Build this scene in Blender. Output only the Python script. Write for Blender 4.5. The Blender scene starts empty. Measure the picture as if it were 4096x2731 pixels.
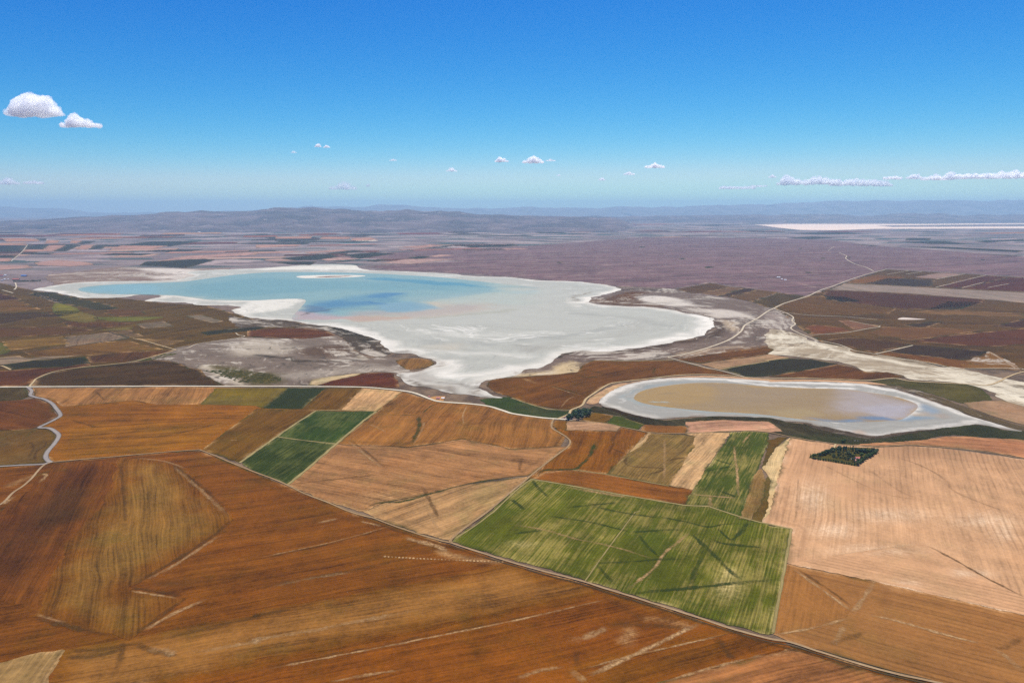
import bpy, bmesh, math, random
import numpy as np
from mathutils import Vector, Matrix
from mathutils.geometry import delaunay_2d_cdt

# ------------------------------------------------------------------ camera, sky, sun, exposure
sc = bpy.context.scene
C = sc.collection
CAMH, PITCH, FPX = 500.0, math.radians(11.0), 2730.7
cam = bpy.data.cameras.new('camera'); cam_o = bpy.data.objects.new('camera', cam); C.objects.link(cam_o)
cam.sensor_width = 36.0; cam.lens = 24.0; cam.clip_start = 1.0; cam.clip_end = 300000.0
cam_o.location = (0, 0, CAMH); cam_o.rotation_euler = (math.pi/2 - PITCH, 0, 0)
sc.camera = cam_o
SUN_EL, SUN_AZ = math.radians(66), math.radians(16)
world = bpy.data.worlds.new('World'); sc.world = world; world.use_nodes = True
wn = world.node_tree; bg = wn.nodes['Background']
sky = wn.nodes.new('ShaderNodeTexSky'); sky.sky_type = 'NISHITA'; sky.sun_disc = False
sky.sun_elevation = SUN_EL; sky.sun_rotation = SUN_AZ
sky.altitude = 1000; sky.air_density = 1.0; sky.dust_density = 0.3; sky.ozone_density = 3.0
SKY_S = 0.1
EXPO = 2**.35
sep = wn.nodes.new('ShaderNodeSeparateColor'); com = wn.nodes.new('ShaderNodeCombineColor')
wn.links.new(sky.outputs[0], sep.inputs[0])
for i, (p, c) in enumerate(((3.5, 4.6/EXPO), (1.7, 1.5/EXPO), (.8, 1.17/EXPO))):   # deeper, more saturated clear-air blue, the same all round
    m1 = wn.nodes.new('ShaderNodeMath'); m1.operation = 'POWER'; m1.inputs[1].default_value = p
    m2 = wn.nodes.new('ShaderNodeMath'); m2.operation = 'MULTIPLY'; m2.inputs[1].default_value = c*.09**p/SKY_S
    wn.links.new(sep.outputs[i], m1.inputs[0]); wn.links.new(m1.outputs[0], m2.inputs[0]); 
    m3 = wn.nodes.new('ShaderNodeMath'); m3.operation = 'SMOOTH_MIN'; m3.inputs[1].default_value = (.56, 1.2, 1.5)[i]/EXPO/SKY_S; m3.inputs[2].default_value = .2/SKY_S
    wn.links.new(m2.outputs[0], m3.inputs[0]); wn.links.new(m3.outputs[0], com.inputs[i])
bg.inputs[1].default_value = SKY_S
wn.links.new(com.outputs[0], bg.inputs[0])
sun = bpy.data.lights.new('sun', 'SUN'); sun.energy = 5.0; sun.angle = math.radians(.5); sun.color = (1, .955, .87)
sun_o = bpy.data.objects.new('sun', sun); C.objects.link(sun_o)
SUN_D = Vector((math.sin(SUN_AZ)*math.cos(SUN_EL), math.cos(SUN_AZ)*math.cos(SUN_EL), math.sin(SUN_EL)))
sun_o.rotation_euler = SUN_D.to_track_quat('Z', 'Y').to_euler(); sun_o.location = (0, 0, 3000)
vs = sc.view_settings; vs.view_transform = 'Standard'; vs.look = 'None'; vs.exposure = .35; vs.gamma = 1; vs.use_curve_mapping = False
sc.render.engine = 'CYCLES'
sc.cycles.volume_bounces = 32; sc.cycles.max_bounces = 36; sc.cycles.diffuse_bounces = 2; sc.cycles.glossy_bounces = 2
sc.cycles.transparent_max_bounces = 12; sc.cycles.use_denoising = False; sc.cycles.sample_clamp_indirect = 4.0

# ------------------------------------------------------------------ numbers
HAZE_D = 2.9e-5
HAZE_A = np.array([.38, .55, .82])      # what a fully hazed distance looks like
HAZE_K = 1.0
LIT = np.array([1.70, 1.81, 2.14])      # brightness of a white sheet on level ground in this light
rng = np.random.default_rng(7)
R = random.Random(11)

_perm = rng.permutation(512)
def _h(ix, iy):
    return _perm[(_perm[ix & 511] + iy) & 511]
_ga = rng.random(512)*2*np.pi
_gx, _gy = np.cos(_ga), np.sin(_ga)
def noise(x, y):
    x = np.asarray(x, float); y = np.asarray(y, float)
    ix = np.floor(x).astype(int); iy = np.floor(y).astype(int); fx = x-ix; fy = y-iy
    u = fx*fx*fx*(fx*(fx*6-15)+10); v = fy*fy*fy*(fy*(fy*6-15)+10)
    def g(i, j):
        k = _h(ix+i, iy+j); return _gx[k]*(fx-i)+_gy[k]*(fy-j)
    a = g(0, 0)+u*(g(1, 0)-g(0, 0)); b = g(0, 1)+u*(g(1, 1)-g(0, 1))
    return (a+v*(b-a))*1.5
def fbm(x, y, oct=4):
    s = 0; a = 1.0
    for k in range(oct):
        s = s + a*noise(np.asarray(x)*2**k+17.3*k, np.asarray(y)*2**k-9.1*k); a *= .5
    return s
def sstep(a, b, x):
    t = np.clip((x-a)/(b-a), 0, 1); return t*t*(3-2*t)

TILE = {'A1': (0, 800), 'A2': (1024, 800), 'A3': (2048, 800), 'A4': (3072, 800),
        'B1': (0, 1400), 'B2': (1024, 1400), 'B3': (2048, 1400), 'B4': (3072, 1400),
        'C1': (0, 2048), 'C2': (1024, 2048), 'C3': (2048, 2048), 'C4': (3072, 2048), 'N': (0, 0)}
def px(s):
    """photo coordinates: 'B1 10,20 30,40 B2 5,5' -> array of native photo pixels"""
    out = []; ox = oy = 0; k = 1
    for t in s.split():
        if ',' in t:
            a, b = t.split(','); out.append((ox+float(a)*k, oy+float(b)*k))
        else:
            ox, oy = TILE[t]; k = 1.0 if t == 'N' else 1024/2351
    return np.array(out)
CP, SP = math.cos(PITCH), math.sin(PITCH)
def ray(p):
    p = np.asarray(p, float); dx = (p[..., 0]-2048)/FPX; dy = (1365.5-p[..., 1])/FPX
    return np.stack([dx, CP+SP*dy, -SP+CP*dy], -1)
def flat(p, z=0):
    d = ray(p); dz = np.minimum(d[..., 2], -500/62000.); t = (z-CAMH)/dz
    return np.stack([d[..., 0]*t, d[..., 1]*t], -1)
def to_px(x, y, z):
    w = z-CAMH; f = y*CP-w*SP; u = y*SP+w*CP
    return 2048+FPX*x/f, 1365.5-FPX*u/f
def seg_dist(x, y, P, closed=False):
    P = np.asarray(P); n = len(P); d = np.full(np.shape(x), 1e12)
    for i in range(n if closed else n-1):
        a = P[i]; b = P[(i+1) % n]; ab = b-a; L = max(ab@ab, 1e-9)
        t = np.clip(((x-a[0])*ab[0]+(y-a[1])*ab[1])/L, 0, 1)
        d = np.minimum(d, (x-a[0]-t*ab[0])**2+(y-a[1]-t*ab[1])**2)
    return np.sqrt(d)
def inside(x, y, P):
    P = np.asarray(P); n = len(P); c = np.zeros(np.shape(x), bool)
    for i in range(n):
        a = P[i]; b = P[i-1]
        if a[1] == b[1]: continue
        k = ((a[1] > y) != (b[1] > y)) & (x < (b[0]-a[0])*(y-a[1])/(b[1]-a[1])+a[0]); c ^= k
    return c
def sdf(x, y, P):      # positive inside
    d = seg_dist(x, y, P, True); return np.where(inside(x, y, P), d, -d)
def spline(P, n=5, closed=False):
    P = np.asarray(P, float); out = []; N = len(P)
    for i in range(N if closed else N-1):
        if closed: a, b, c, d = P[i-1], P[i], P[(i+1) % N], P[(i+2) % N]
        else: a, b, c, d = P[max(i-1, 0)], P[i], P[i+1], P[min(i+2, N-1)]
        for k in range(n):
            t = k/n; out.append(.5*((2*b)+(c-a)*t+(2*a-5*b+4*c-d)*t*t+(3*b-a-3*c+d)*t**3))
    if not closed: out.append(P[-1])
    return np.array(out)
def lin(c):
    c = np.asarray(c, float)/255; return np.where(c <= .04045, c/12.92, ((c+.055)/1.055)**2.4)
def albedo(c, d):
    """surface colour of something seen as sRGB c through d metres of haze in this light"""
    T = math.exp(-HAZE_D*d)*np.ones(3); a = (lin(c)-HAZE_K*HAZE_A*(1-T))/(T*LIT)
    return np.clip(a, [.02, .014, .003], .9)

SALT = px('A1 300,825 420,800 560,775 850,752 1250,745 1550,740 1650,725 1780,690 1700,665 1900,645 2351,628 A2 300,608 600,590 900,600 1000,640 1300,655 1600,668 1800,680 2000,700 2351,712 '
  'A3 250,740 500,745 750,765 950,800 1000,825 940,850 820,870 720,905 710,940 800,960 1000,975 1200,980 1350,990 1500,1020 1700,1055 1830,1085 1850,1120 1840,1190 1750,1245 1600,1285 1300,1335 1000,1380 800,1390 640,1385 500,1410 440,1440 380,1490 250,1540 '
  'B3 120,190 0,235 B2 2200,260 2080,290 2050,330 2080,370 2150,410 2250,430 2100,435 1900,405 1750,390 1650,360 1500,340 1400,300 1330,260 1290,225 1370,205 1500,195 1600,150 1650,110 1600,80 '
  'A2 1500,1440 1420,1410 1240,1400 1150,1320 1080,1270 980,1240 850,1200 700,1165 450,1140 380,1120 200,1100 0,1090 A1 2170,1040 2130,1010 2200,985 2100,970 1850,965 1700,945 1500,940 1350,925 1480,880 1300,870 1100,895 800,900 600,870 500,845 380,835')
POND = px('B3 800,480 830,430 900,380 1000,330 1150,290 1350,260 1600,250 1900,250 2351,280 B4 400,290 800,300 1000,330 1200,370 1450,450 1700,540 1900,620 2100,680 2330,740 2200,735 1950,685 1750,700 1500,730 1250,750 1000,790 750,755 550,715 350,670 150,650 '
  'B3 2351,622 2000,610 1700,610 1450,625 1300,632 1200,610 1050,575 950,540 850,520')
_S0, _P0 = flat(SALT), flat(POND); _S0s, _P0s = flat(spline(SALT, 3, True)), flat(spline(POND, 3, True))
def relief(x, y):
    m = sstep(40, 350, -sdf(x, y, _S0))*sstep(30, 260, -sdf(x, y, _P0))*(1-sstep(2300, 3600, np.hypot(x, y)))
    return m*(9*fbm(x/620+3.1, y/620-1.7, 2)+5)
# the relief is tabulated once on a grid and read back by interpolation
GX = np.arange(-3800, 3801, 20.0); GY = np.arange(-400, 4001, 20.0)
_mx, _my = np.meshgrid(GX, GY); GH = relief(_mx, _my)
def height(x, y):
    x = np.asarray(x, float); y = np.asarray(y, float)
    u = np.clip((x-GX[0])/20, 0, len(GX)-1.001); v = np.clip((y-GY[0])/20, 0, len(GY)-1.001)
    i = u.astype(int); j = v.astype(int); a = u-i; b = v-j
    h = GH[j, i]*(1-a)*(1-b)+GH[j, i+1]*a*(1-b)+GH[j+1, i]*(1-a)*b+GH[j+1, i+1]*a*b
    return h*(1-sstep(3300, 3750, np.abs(x)))
def ground(p):
    z = 0
    for k in range(6):
        g = flat(p, z); z = height(g[..., 0], g[..., 1])
    return g
def lift(level, d):
    return level*.075*(1+d/2500)

# ------------------------------------------------------------------ materials
def new_mat(name):
    m = bpy.data.materials.new(name); m.use_nodes = True; return m, m.node_tree, m.node_tree.nodes['Principled BSDF']
class G:
    def __init__(s, nt): s.nt = nt
    def n(s, t, **kw):
        o = s.nt.nodes.new(t)
        for k, v in kw.items(): setattr(o, k, v)
        return o
    def put(s, sock, v):
        if isinstance(v, bpy.types.NodeSocket): s.nt.links.new(v, sock)
        else:
            try: sock.default_value = v
            except Exception: sock.default_value = (*v, 1) if hasattr(v, '__len__') else (v, v, v, 1)
    def m(s, op, a, b=0.0, c=None):
        o = s.n('ShaderNodeMath', operation=op); s.put(o.inputs[0], a); s.put(o.inputs[1], b)
        if c is not None: s.put(o.inputs[2], c)
        return o.outputs[0]
    def vm(s, op, a, b):
        o = s.n('ShaderNodeVectorMath', operation=op); s.put(o.inputs[0], a); s.put(o.inputs[1], b); return o.outputs[0]
    def noise(s, vec, scale, detail=4.0, rough=.55, dist=0.0):
        o = s.n('ShaderNodeTexNoise'); s.put(o.inputs['Vector'], vec); o.inputs['Scale'].default_value = scale
        o.inputs['Detail'].default_value = detail; o.inputs['Roughness'].default_value = rough; o.inputs['Distortion'].default_value = dist
        return o.outputs[0]
    def mix(s, f, a, b, mode='MIX'):
        o = s.n('ShaderNodeMix', data_type='RGBA', blend_type=mode); s.put(o.inputs[0], f); s.put(o.inputs[6], a); s.put(o.inputs[7], b); return o.outputs[2]
    def remap(s, v, a, b, c=0.0, d=1.0, smooth=True):
        o = s.n('ShaderNodeMapRange', interpolation_type='SMOOTHSTEP' if smooth else 'LINEAR')
        for k, q in zip((0, 1, 2, 3, 4), (v, a, b, c, d)): s.put(o.inputs[k], q)
        return o.outputs[0]
    def pos(s): return s.n('ShaderNodeNewGeometry').outputs['Position']
    def uv(s): return s.n('ShaderNodeUVMap', uv_map='UVMap').outputs[0]
    def attr(s, name): return s.n('ShaderNodeAttribute', attribute_name=name)
def rgb(*c): return (*c, 1)
def sun_rgb(c): return tuple(lin(c)/LIT)      # albedo of something that looks sRGB c in this light
def bump(g, b, h, strength, dist):
    o = g.n('ShaderNodeBump'); o.inputs['Strength'].default_value = strength; o.inputs['Distance'].default_value = dist
    g.put(o.inputs['Height'], h); g.nt.links.new(o.outputs[0], b.inputs['Normal'])

def field_mat(name, period=9.0, rows=.08, streak=.16, grain=.16, mottle=.28, hue_amt=1.0, bend_m=45.0, ss=1.0, pale=sun_rgb((198, 160, 112)), dark=sun_rgb((78, 60, 30)), patch=None, patch_amt=0.0):
    m, nt, b = new_mat(name); g = G(nt)
    pos, uv0 = g.pos(), g.uv()
    base = g.mix(1.0, g.n('ShaderNodeObjectInfo').outputs['Color'], g.attr('tint').outputs['Color'], 'MULTIPLY')
    bend = g.m('MULTIPLY', g.m('SUBTRACT', g.noise(pos, 1/330., 3, .55), .5), bend_m)
    cb = g.n('ShaderNodeCombineXYZ'); g.put(cb.inputs[0], bend); uv = g.vm('ADD', uv0, cb.outputs[0])
    n0 = g.noise(pos, 1/380., 6, .62); n1 = g.noise(pos, 1/80., 7, .66, .5); n3 = g.noise(pos, 1/(5.*ss**.8), 4, .7); n5 = g.noise(pos, 1/(24.*ss**.6), 6, .72)
    n2 = g.noise(g.vm('MULTIPLY', uv, (1/(2.6*ss), 1/(120.*ss), 0)), 1.0, 5, .68); us2 = g.vm('MULTIPLY', uv, (1/(17.0*ss**.7), 1/(380.*ss**.7), 0)); n4 = g.noise(us2, 1.0, 4, .6)
    n6 = g.noise(g.vm('MULTIPLY', uv, (1/60.0, 1/600., 0)), 1.0, 4, .6)
    su = g.n('ShaderNodeSeparateXYZ'); g.put(su.inputs[0], uv)
    row = g.m('SINE', g.m('ADD', g.m('MULTIPLY', su.outputs[0], 2*math.pi/period), g.m('MULTIPLY', n1, 3.0)))
    row = g.m('MULTIPLY', g.m('POWER', g.m('ABSOLUTE', g.m('MULTIPLY_ADD', row, .5, .5)), 3.0), g.remap(g.noise(pos, 1/140., 4), .4, .62, 0, 1.6))
    v = g.m('MULTIPLY_ADD', g.m('SUBTRACT', n0, .5), 2.6*mottle, 1.0)
    for n, a in ((n1, 2.6*mottle), (n2, 5.0*streak), (n3, 4.6*grain), (n4, 4.2*streak), (n5, 3.2*grain), (n6, 3.0*streak)):
        v = g.m('MULTIPLY_ADD', g.m('SUBTRACT', n, .5), a, v)
    v = g.m('MAXIMUM', g.m('MULTIPLY_ADD', row, -2.4*rows, v), .25)
    col = g.mix(1.0, base, v, 'MULTIPLY')
    hue = g.noise(pos, 1/130., 9, .75); hue2 = g.noise(us2, 1.7, 6, .7)
    col = g.mix(g.remap(hue, .52, .66, 0, .7*hue_amt), col, g.mix(1.0, col, rgb(1.06, .95, .82), 'MULTIPLY'))
    col = g.mix(g.remap(hue, .5, .36, 0, .55*hue_amt), col, g.mix(1.0, col, rgb(.74, .95, .84), 'MULTIPLY'))
    col = g.mix(g.remap(hue2, .56, .7, 0, .5*hue_amt), col, g.mix(1.0, col, rgb(1.3, 1.36, 1.5), 'MULTIPLY'))
    if patch is not None:
        pn = g.noise(g.vm('MULTIPLY', uv, (1/4.0, 1/90., 0)), 1.0, 5, .65); pn2 = g.noise(pos, 1/120., 5, .65)
        f = g.remap(g.m('ADD', g.m('MULTIPLY', pn, .5), g.m('MULTIPLY', pn2, .5)), .46, .6, 0, patch_amt)
        col = g.mix(f, col, g.mix(1.0, rgb(*patch), v, 'MULTIPLY'))
    w = g.attr('wear'); sw = g.n('ShaderNodeSeparateColor'); g.put(sw.inputs[0], w.outputs['Color'])
    br = g.m('MULTIPLY', g.remap(n1, .34, .62, .5, 1.2, False), g.remap(n3, .34, .64, .5, 1.35, False))
    bs = g.m('MULTIPLY', br, g.remap(n2, .35, .62, .5, 1.35, False))
    cl = lambda q: g.m('MINIMUM', q, .96)
    col = g.mix(cl(g.m('MULTIPLY', sw.outputs[0], bs)), col, g.mix(1.0, rgb(*pale), v, 'MULTIPLY'))
    col = g.mix(cl(g.m('MULTIPLY', sw.outputs[1], br)), col, g.mix(1.0, rgb(*dark), v, 'MULTIPLY'))
    col = g.mix(cl(g.m('MULTIPLY', sw.outputs[2], br)), col, g.mix(1.0, rgb(*sun_rgb((58, 70, 28))), v, 'MULTIPLY'))
    g.put(b.inputs['Base Color'], col); b.inputs['Roughness'].default_value = .95; b.inputs['Specular IOR Level'].default_value = .04
    bump(g, b, g.m('ADD', g.m('MULTIPLY', row, -.4 if rows > .04 else -.1), g.m('MULTIPLY', n3, 1.6)), .6, .6)
    return m
M = {}
M['soil'] = field_mat('ploughed_soil', 8.5, .03, .32, .22, .4)
M['stripe'] = field_mat('harrowed_soil', 9.3, .055, .12, .14, .3, hue_amt=.35, bend_m=22., pale=sun_rgb((238, 212, 184)), dark=sun_rgb((128, 84, 58)))
M['stripe2'] = field_mat('harrowed_brown_soil', 9.3, .06, .15, .15, .2, hue_amt=.6, bend_m=22., pale=sun_rgb((208, 164, 118)), dark=sun_rgb((120, 78, 46)))
M['fine'] = field_mat('stubble_rows', 6.0, .05, .34, .22, .32)
M['green'] = field_mat('green_crop', 4.6, -.13, .17, .24, .36, hue_amt=.8, bend_m=14., pale=sun_rgb((190, 172, 116)), dark=sun_rgb((56, 76, 26)), patch=sun_rgb((160, 144, 80)), patch_amt=.66)
M['green2'] = field_mat('thick_green_crop', 4.6, -.06, .17, .24, .4, hue_amt=.6, bend_m=14., pale=sun_rgb((170, 160, 104)), dark=sun_rgb((44, 62, 22)), patch=sun_rgb((124, 126, 66)), patch_amt=.4)
M['deep'] = field_mat('dense_green_crop', 7.0, .04, .1, .12, .2, pale=sun_rgb((170, 156, 104)), dark=sun_rgb((46, 60, 30)))
M['mead'] = field_mat('rough_meadow', 30.0, .0, .12, .22, .5, pale=sun_rgb((196, 180, 154)), dark=sun_rgb((58, 58, 44)), patch=sun_rgb((116, 104, 74)), patch_amt=.3)
M['far'] = field_mat('distant_field', 40.0, .0, .16, .13, .26, ss=7., hue_amt=.7)
M['soil_mid'] = field_mat('ploughed_soil_beyond', 20., .0, .26, .22, .4, ss=3.5)
M['steppe'] = field_mat('dry_steppe', 60.0, .0, .3, .18, .4, ss=14., hue_amt=.6, pale=sun_rgb((206, 184, 166)), dark=sun_rgb((84, 70, 62)), patch=sun_rgb((150, 132, 122)), patch_amt=.5)

def painted_mat(name, rough=.9, spec=.2, mot=.12, crust=None, crust_amt=0.0, ripple=False, cut=(.48, .6), dark=None, dark_amt=0.0):
    """ground whose colour comes from the mesh's own 'albedo' layer, broken up by noise"""
    m, nt, b = new_mat(name); g = G(nt); pos = g.pos()
    col = g.attr('albedo').outputs['Color']
    n1 = g.noise(pos, 1/150., 6, .6, .6); n2 = g.noise(g.vm('MULTIPLY', pos, (1/70., 1/24., 0)), 1.0, 5, .62, .5); n3 = g.noise(pos, 1/10., 4, .6)
    v = g.m('MULTIPLY_ADD', g.m('SUBTRACT', n1, .5), 2.2*mot, 1.0)
    v = g.m('MULTIPLY_ADD', g.m('SUBTRACT', n2, .5), 1.8*mot, v); v = g.m('MULTIPLY_ADD', g.m('SUBTRACT', n3, .5), 2.2*mot, v)
    ra = g.attr('ring').outputs['Fac']; rc = g.n('ShaderNodeCombineXYZ'); g.put(rc.inputs[0], g.m('MULTIPLY', ra, 1000/30.)); rp = g.vm('ADD', g.vm('MULTIPLY', pos, (1/420., 1/420., 0)), rc.outputs[0])
    rn = g.noise(rp, 1.0, 7, .68, .3); v = g.m('MULTIPLY_ADD', g.m('MULTIPLY', g.m('SUBTRACT', rn, .5), g.remap(ra, 0, .55, 1, .25)), 5.0*mot, v)
    col = g.mix(1.0, col, g.m('MAXIMUM', v, .3), 'MULTIPLY')
    if crust is not None:
        cn = g.m('ADD', g.m('MULTIPLY', g.noise(g.vm('MULTIPLY', pos, (1/120., 1/55., 0)), 1.0, 8, .7, .8), .55), g.m('MULTIPLY', rn, .45)); cn2 = g.noise(pos, 1/420., 4, .6)
        q = g.m('ADD', g.m('MULTIPLY', cn, .65), g.m('MULTIPLY', cn2, .35))
        col = g.mix(g.remap(q, cut[0], cut[1], 0, crust_amt), col, g.mix(1.0, rgb(*crust), v, 'MULTIPLY'))
    if dark is not None:
        dn = g.m('ADD', g.m('MULTIPLY', g.noise(g.vm('MULTIPLY', pos, (1/160., 1/60., 0)), 1.3, 8, .7, 1.0), .5), g.m('MULTIPLY', g.noise(rp, 1.9, 7, .68, .3), .5))
        col = g.mix(g.remap(dn, .53, .62, 0, dark_amt), col, g.mix(1.0, rgb(*dark), v, 'MULTIPLY'))
    g.put(b.inputs['Base Color'], col); b.inputs['Roughness'].default_value = rough; b.inputs['Specular IOR Level'].default_value = spec
    if ripple:
        wt = g.attr('wet').outputs['Fac']; g.put(b.inputs['Roughness'], g.remap(wt, .3, 1, .85, rough)); g.put(b.inputs['Specular IOR Level'], g.remap(wt, .3, 1, .15, spec)); bump(g, b, g.noise(pos, 1/3., 4, .6), .25, .3)
    else: bump(g, b, n3, .4, .4)
    return m
M['salt'] = painted_mat('salt_crust', .85, .1, .1, sun_rgb((248, 248, 247)), .6, cut=(.52, .6), dark=sun_rgb((166, 168, 166)), dark_amt=.5)
M['water'] = painted_mat('shallow_brine', .4, .16, .085, ripple=True)
M['mud'] = painted_mat('saline_mud', .92, .05, .26, sun_rgb((208, 200, 190)), .8, cut=(.5, .57), dark=sun_rgb((88, 80, 70)), dark_amt=.8)
M['mudw'] = painted_mat('white_saline_wash', .92, .05, .22, sun_rgb((236, 228, 210)), .85, cut=(.48, .56), dark=sun_rgb((116, 102, 84)), dark_amt=.8)
M['bare'] = painted_mat('bare_earth', .95, .15, .3)

def road_mat(name, col, col2, edge, rut=False):
    m, nt, b = new_mat(name); g = G(nt); pos, uv = g.pos(), g.uv()
    su = g.n('ShaderNodeSeparateXYZ'); g.put(su.inputs[0], uv)
    n = g.noise(pos, 1/6., 5, .65); n2 = g.noise(pos, 1/45., 4, .6)
    c = g.mix(g.remap(n2, .35, .65), rgb(*col), rgb(*col2)); c = g.mix(1.0, c, g.m('MULTIPLY_ADD', g.m('SUBTRACT', n, .5), .7, 1.0), 'MULTIPLY')
    e = g.m('ABSOLUTE', su.outputs[0])
    if rut: c = g.mix(g.remap(g.m('ADD', e, g.m('MULTIPLY', g.m('SUBTRACT', n, .5), .5)), .32, .12, 0, .6), c, rgb(*edge))
    c = g.mix(g.remap(g.m('ADD', e, g.m('MULTIPLY', g.m('SUBTRACT', n, .5), .7)), .55, .95), c, rgb(*edge))
    g.put(b.inputs['Base Color'], c); b.inputs['Roughness'].default_value = .9; b.inputs['Specular IOR Level'].default_value = .2
    return m
M['white_road'] = road_mat('chalk_road', sun_rgb((240, 234, 220)), sun_rgb((226, 218, 200)), sun_rgb((206, 188, 160)))
M['grey_road'] = road_mat('worn_asphalt', sun_rgb((158, 152, 152)), sun_rgb((170, 162, 158)), sun_rgb((108, 96, 88)))
M['track'] = road_mat('dirt_track', sun_rgb((192, 164, 122)), sun_rgb((174, 146, 106)), sun_rgb((130, 96, 60)), rut=True)
M['sand_track'] = road_mat('sandy_track', sun_rgb((214, 192, 148)), sun_rgb((200, 176, 134)), sun_rgb((176, 146, 106)))
M['pale_track'] = road_mat('pale_track', sun_rgb((200, 176, 140)), sun_rgb((184, 158, 122)), sun_rgb((140, 104, 70)), rut=True)
M['pale_far'] = road_mat('bright_track', sun_rgb((230, 218, 196)), sun_rgb((214, 200, 176)), sun_rgb((176, 156, 132)))
M['margin'] = road_mat('dry_grass_margin', sun_rgb((176, 158, 104)), sun_rgb((158, 142, 90)), sun_rgb((112, 106, 56)))
def furrow_mat(name, col):
    m, nt, b = new_mat(name); g = G(nt); pos, uv = g.pos(), g.uv()
    su = g.n('ShaderNodeSeparateXYZ'); g.put(su.inputs[0], uv); sr = g.n('ShaderNodeSeparateColor'); g.put(sr.inputs[0], g.n('ShaderNodeObjectInfo').outputs['Color'])
    n = g.noise(pos, 1/4., 5, .7); n2 = g.noise(pos, 1/45., 5, .65); n3 = g.noise(pos, 1/14., 4, .6)
    g.put(b.inputs['Base Color'], g.mix(1.0, rgb(*col), g.m('MULTIPLY_ADD', g.m('SUBTRACT', n, .5), 1.6, 1.0), 'MULTIPLY')); b.inputs['Roughness'].default_value = .95; b.inputs['Specular IOR Level'].default_value = .04
    e = g.m('ADD', g.m('ABSOLUTE', su.outputs[0]), g.m('MULTIPLY', g.m('SUBTRACT', n3, .5), 1.6))
    a = g.m('MULTIPLY', g.remap(e, 1.0, .2, 0, 1), g.m('MULTIPLY', g.remap(n2, .32, .6, .3, 1.15), g.remap(n, .3, .62, .4, 1.25)))
    en = g.m('MINIMUM', su.outputs[1], g.m('SUBTRACT', 1.0, su.outputs[1])); a = g.m('MULTIPLY', a, g.remap(g.m('ADD', en, g.m('MULTIPLY', g.m('SUBTRACT', n2, .5), .25)), -.02, .22, .0, 1))
    g.put(b.inputs['Alpha'], g.m('MINIMUM', g.m('MULTIPLY', a, sr.outputs[0]), 1.0)); return m
FUR = {}
M['ditch'] = road_mat('dark_ditch', sun_rgb((62, 54, 34)), sun_rgb((78, 66, 40)), sun_rgb((104, 84, 50)))

# ------------------------------------------------------------------ mesh helpers
def link(name, me, mat=None, parent=None, kind=None):
    o = bpy.data.objects.new(name, me); C.objects.link(o)
    if mat is not None and len(me.materials) == 0: me.materials.append(mat)
    if parent is not None: o.parent = parent
    if kind: o['kind'] = kind
    return o
def np_mesh(name, V, F, smooth=True):
    me = bpy.data.meshes.new(name); V = np.asarray(V, np.float32); F = np.asarray(F, np.int32); n, k = F.shape
    me.vertices.add(len(V)); me.vertices.foreach_set('co', V.ravel())
    me.loops.add(n*k); me.loops.foreach_set('vertex_index', F.ravel())
    me.polygons.add(n); me.polygons.foreach_set('loop_start', np.arange(0, n*k, k, dtype=np.int32))
    if smooth: me.polygons.foreach_set('use_smooth', np.ones(n, bool))
    me.update(calc_edges=True); me.validate(); return me
def set_uv(me, uv):
    l = me.uv_layers.new(name='UVMap'); idx = np.zeros(len(me.loops), np.int32); me.loops.foreach_get('vertex_index', idx)
    l.data.foreach_set('uv', np.asarray(uv, np.float32)[idx].ravel())
def set_col(me, name, c):
    a = me.attributes.new(name, 'FLOAT_COLOR', 'POINT'); c = np.asarray(c, np.float32)
    a.data.foreach_set('color', np.hstack([c, np.ones((len(c), 1), np.float32)]).ravel())
def resample(P, s, closed):
    out = []; n = len(P)
    for i in range(n if closed else n-1):
        a, b = P[i], P[(i+1) % n]; k = max(1, int(round(np.linalg.norm(b-a)/s)))
        for j in range(k): out.append(a+(b-a)*j/k)
    if not closed: out.append(P[-1])
    return np.array(out)
def cdt_sheet(poly_px, level, smooth=False, rag=0.0, cell=300.0, smin=4.0):
    P = spline(poly_px, 5, True) if smooth else poly_px
    g = ground(P); c = g.mean(0); d = math.hypot(np.hypot(*c), CAMH)
    s = max(smin, d/cell); ext = np.ptp(g, axis=0)
    while ext[0]*ext[1]/s**2 > 60000: s *= 1.15
    b = resample(g, s, True)
    if rag > 0:
        w = rag; b = b+np.stack([w*fbm(b[:, 0]/(w*7)+5, b[:, 1]/(w*7), 4), w*fbm(b[:, 0]/(w*7)-31, b[:, 1]/(w*7)+8, 4)], 1)
    x0, y0 = b.min(0); x1, y1 = b.max(0)
    X, Y = np.meshgrid(np.arange(x0+s/2, x1, s), np.arange(y0+s/2, y1, s)); X = X.ravel(); Y = Y.ravel()
    X = X+rng.uniform(-.2, .2, X.shape)*s; Y = Y+rng.uniform(-.2, .2, Y.shape)*s
    k = inside(X, Y, b); X, Y = X[k], Y[k]
    if len(X):
        k = seg_dist(X, Y, b, True) > .45*s; X, Y = X[k], Y[k]
    pts = np.vstack([b, np.stack([X, Y], 1)]) if len(X) else b
    n = len(b); loc = (pts-c)
    vs_, _, fs_, *_r = delaunay_2d_cdt([Vector((float(p[0]), float(p[1]))) for p in loc], [], [list(range(n))], 1, 1e-3)
    V = np.array([(v.x, v.y) for v in vs_])+c; F = np.array([f for f in fs_ if len(f) == 3], np.int32)
    a = V[F[:, 0]]; e = V[F[:, 1]]-a; f2 = V[F[:, 2]]-a; neg = e[:, 0]*f2[:, 1]-e[:, 1]*f2[:, 0] < 0; F[neg] = F[neg][:, ::-1]
    dist = np.sqrt(V[:, 0]**2+V[:, 1]**2+CAMH**2)
    Z = height(V[:, 0], V[:, 1])+lift(level, dist)
    return V, Z, F, b, d

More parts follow.
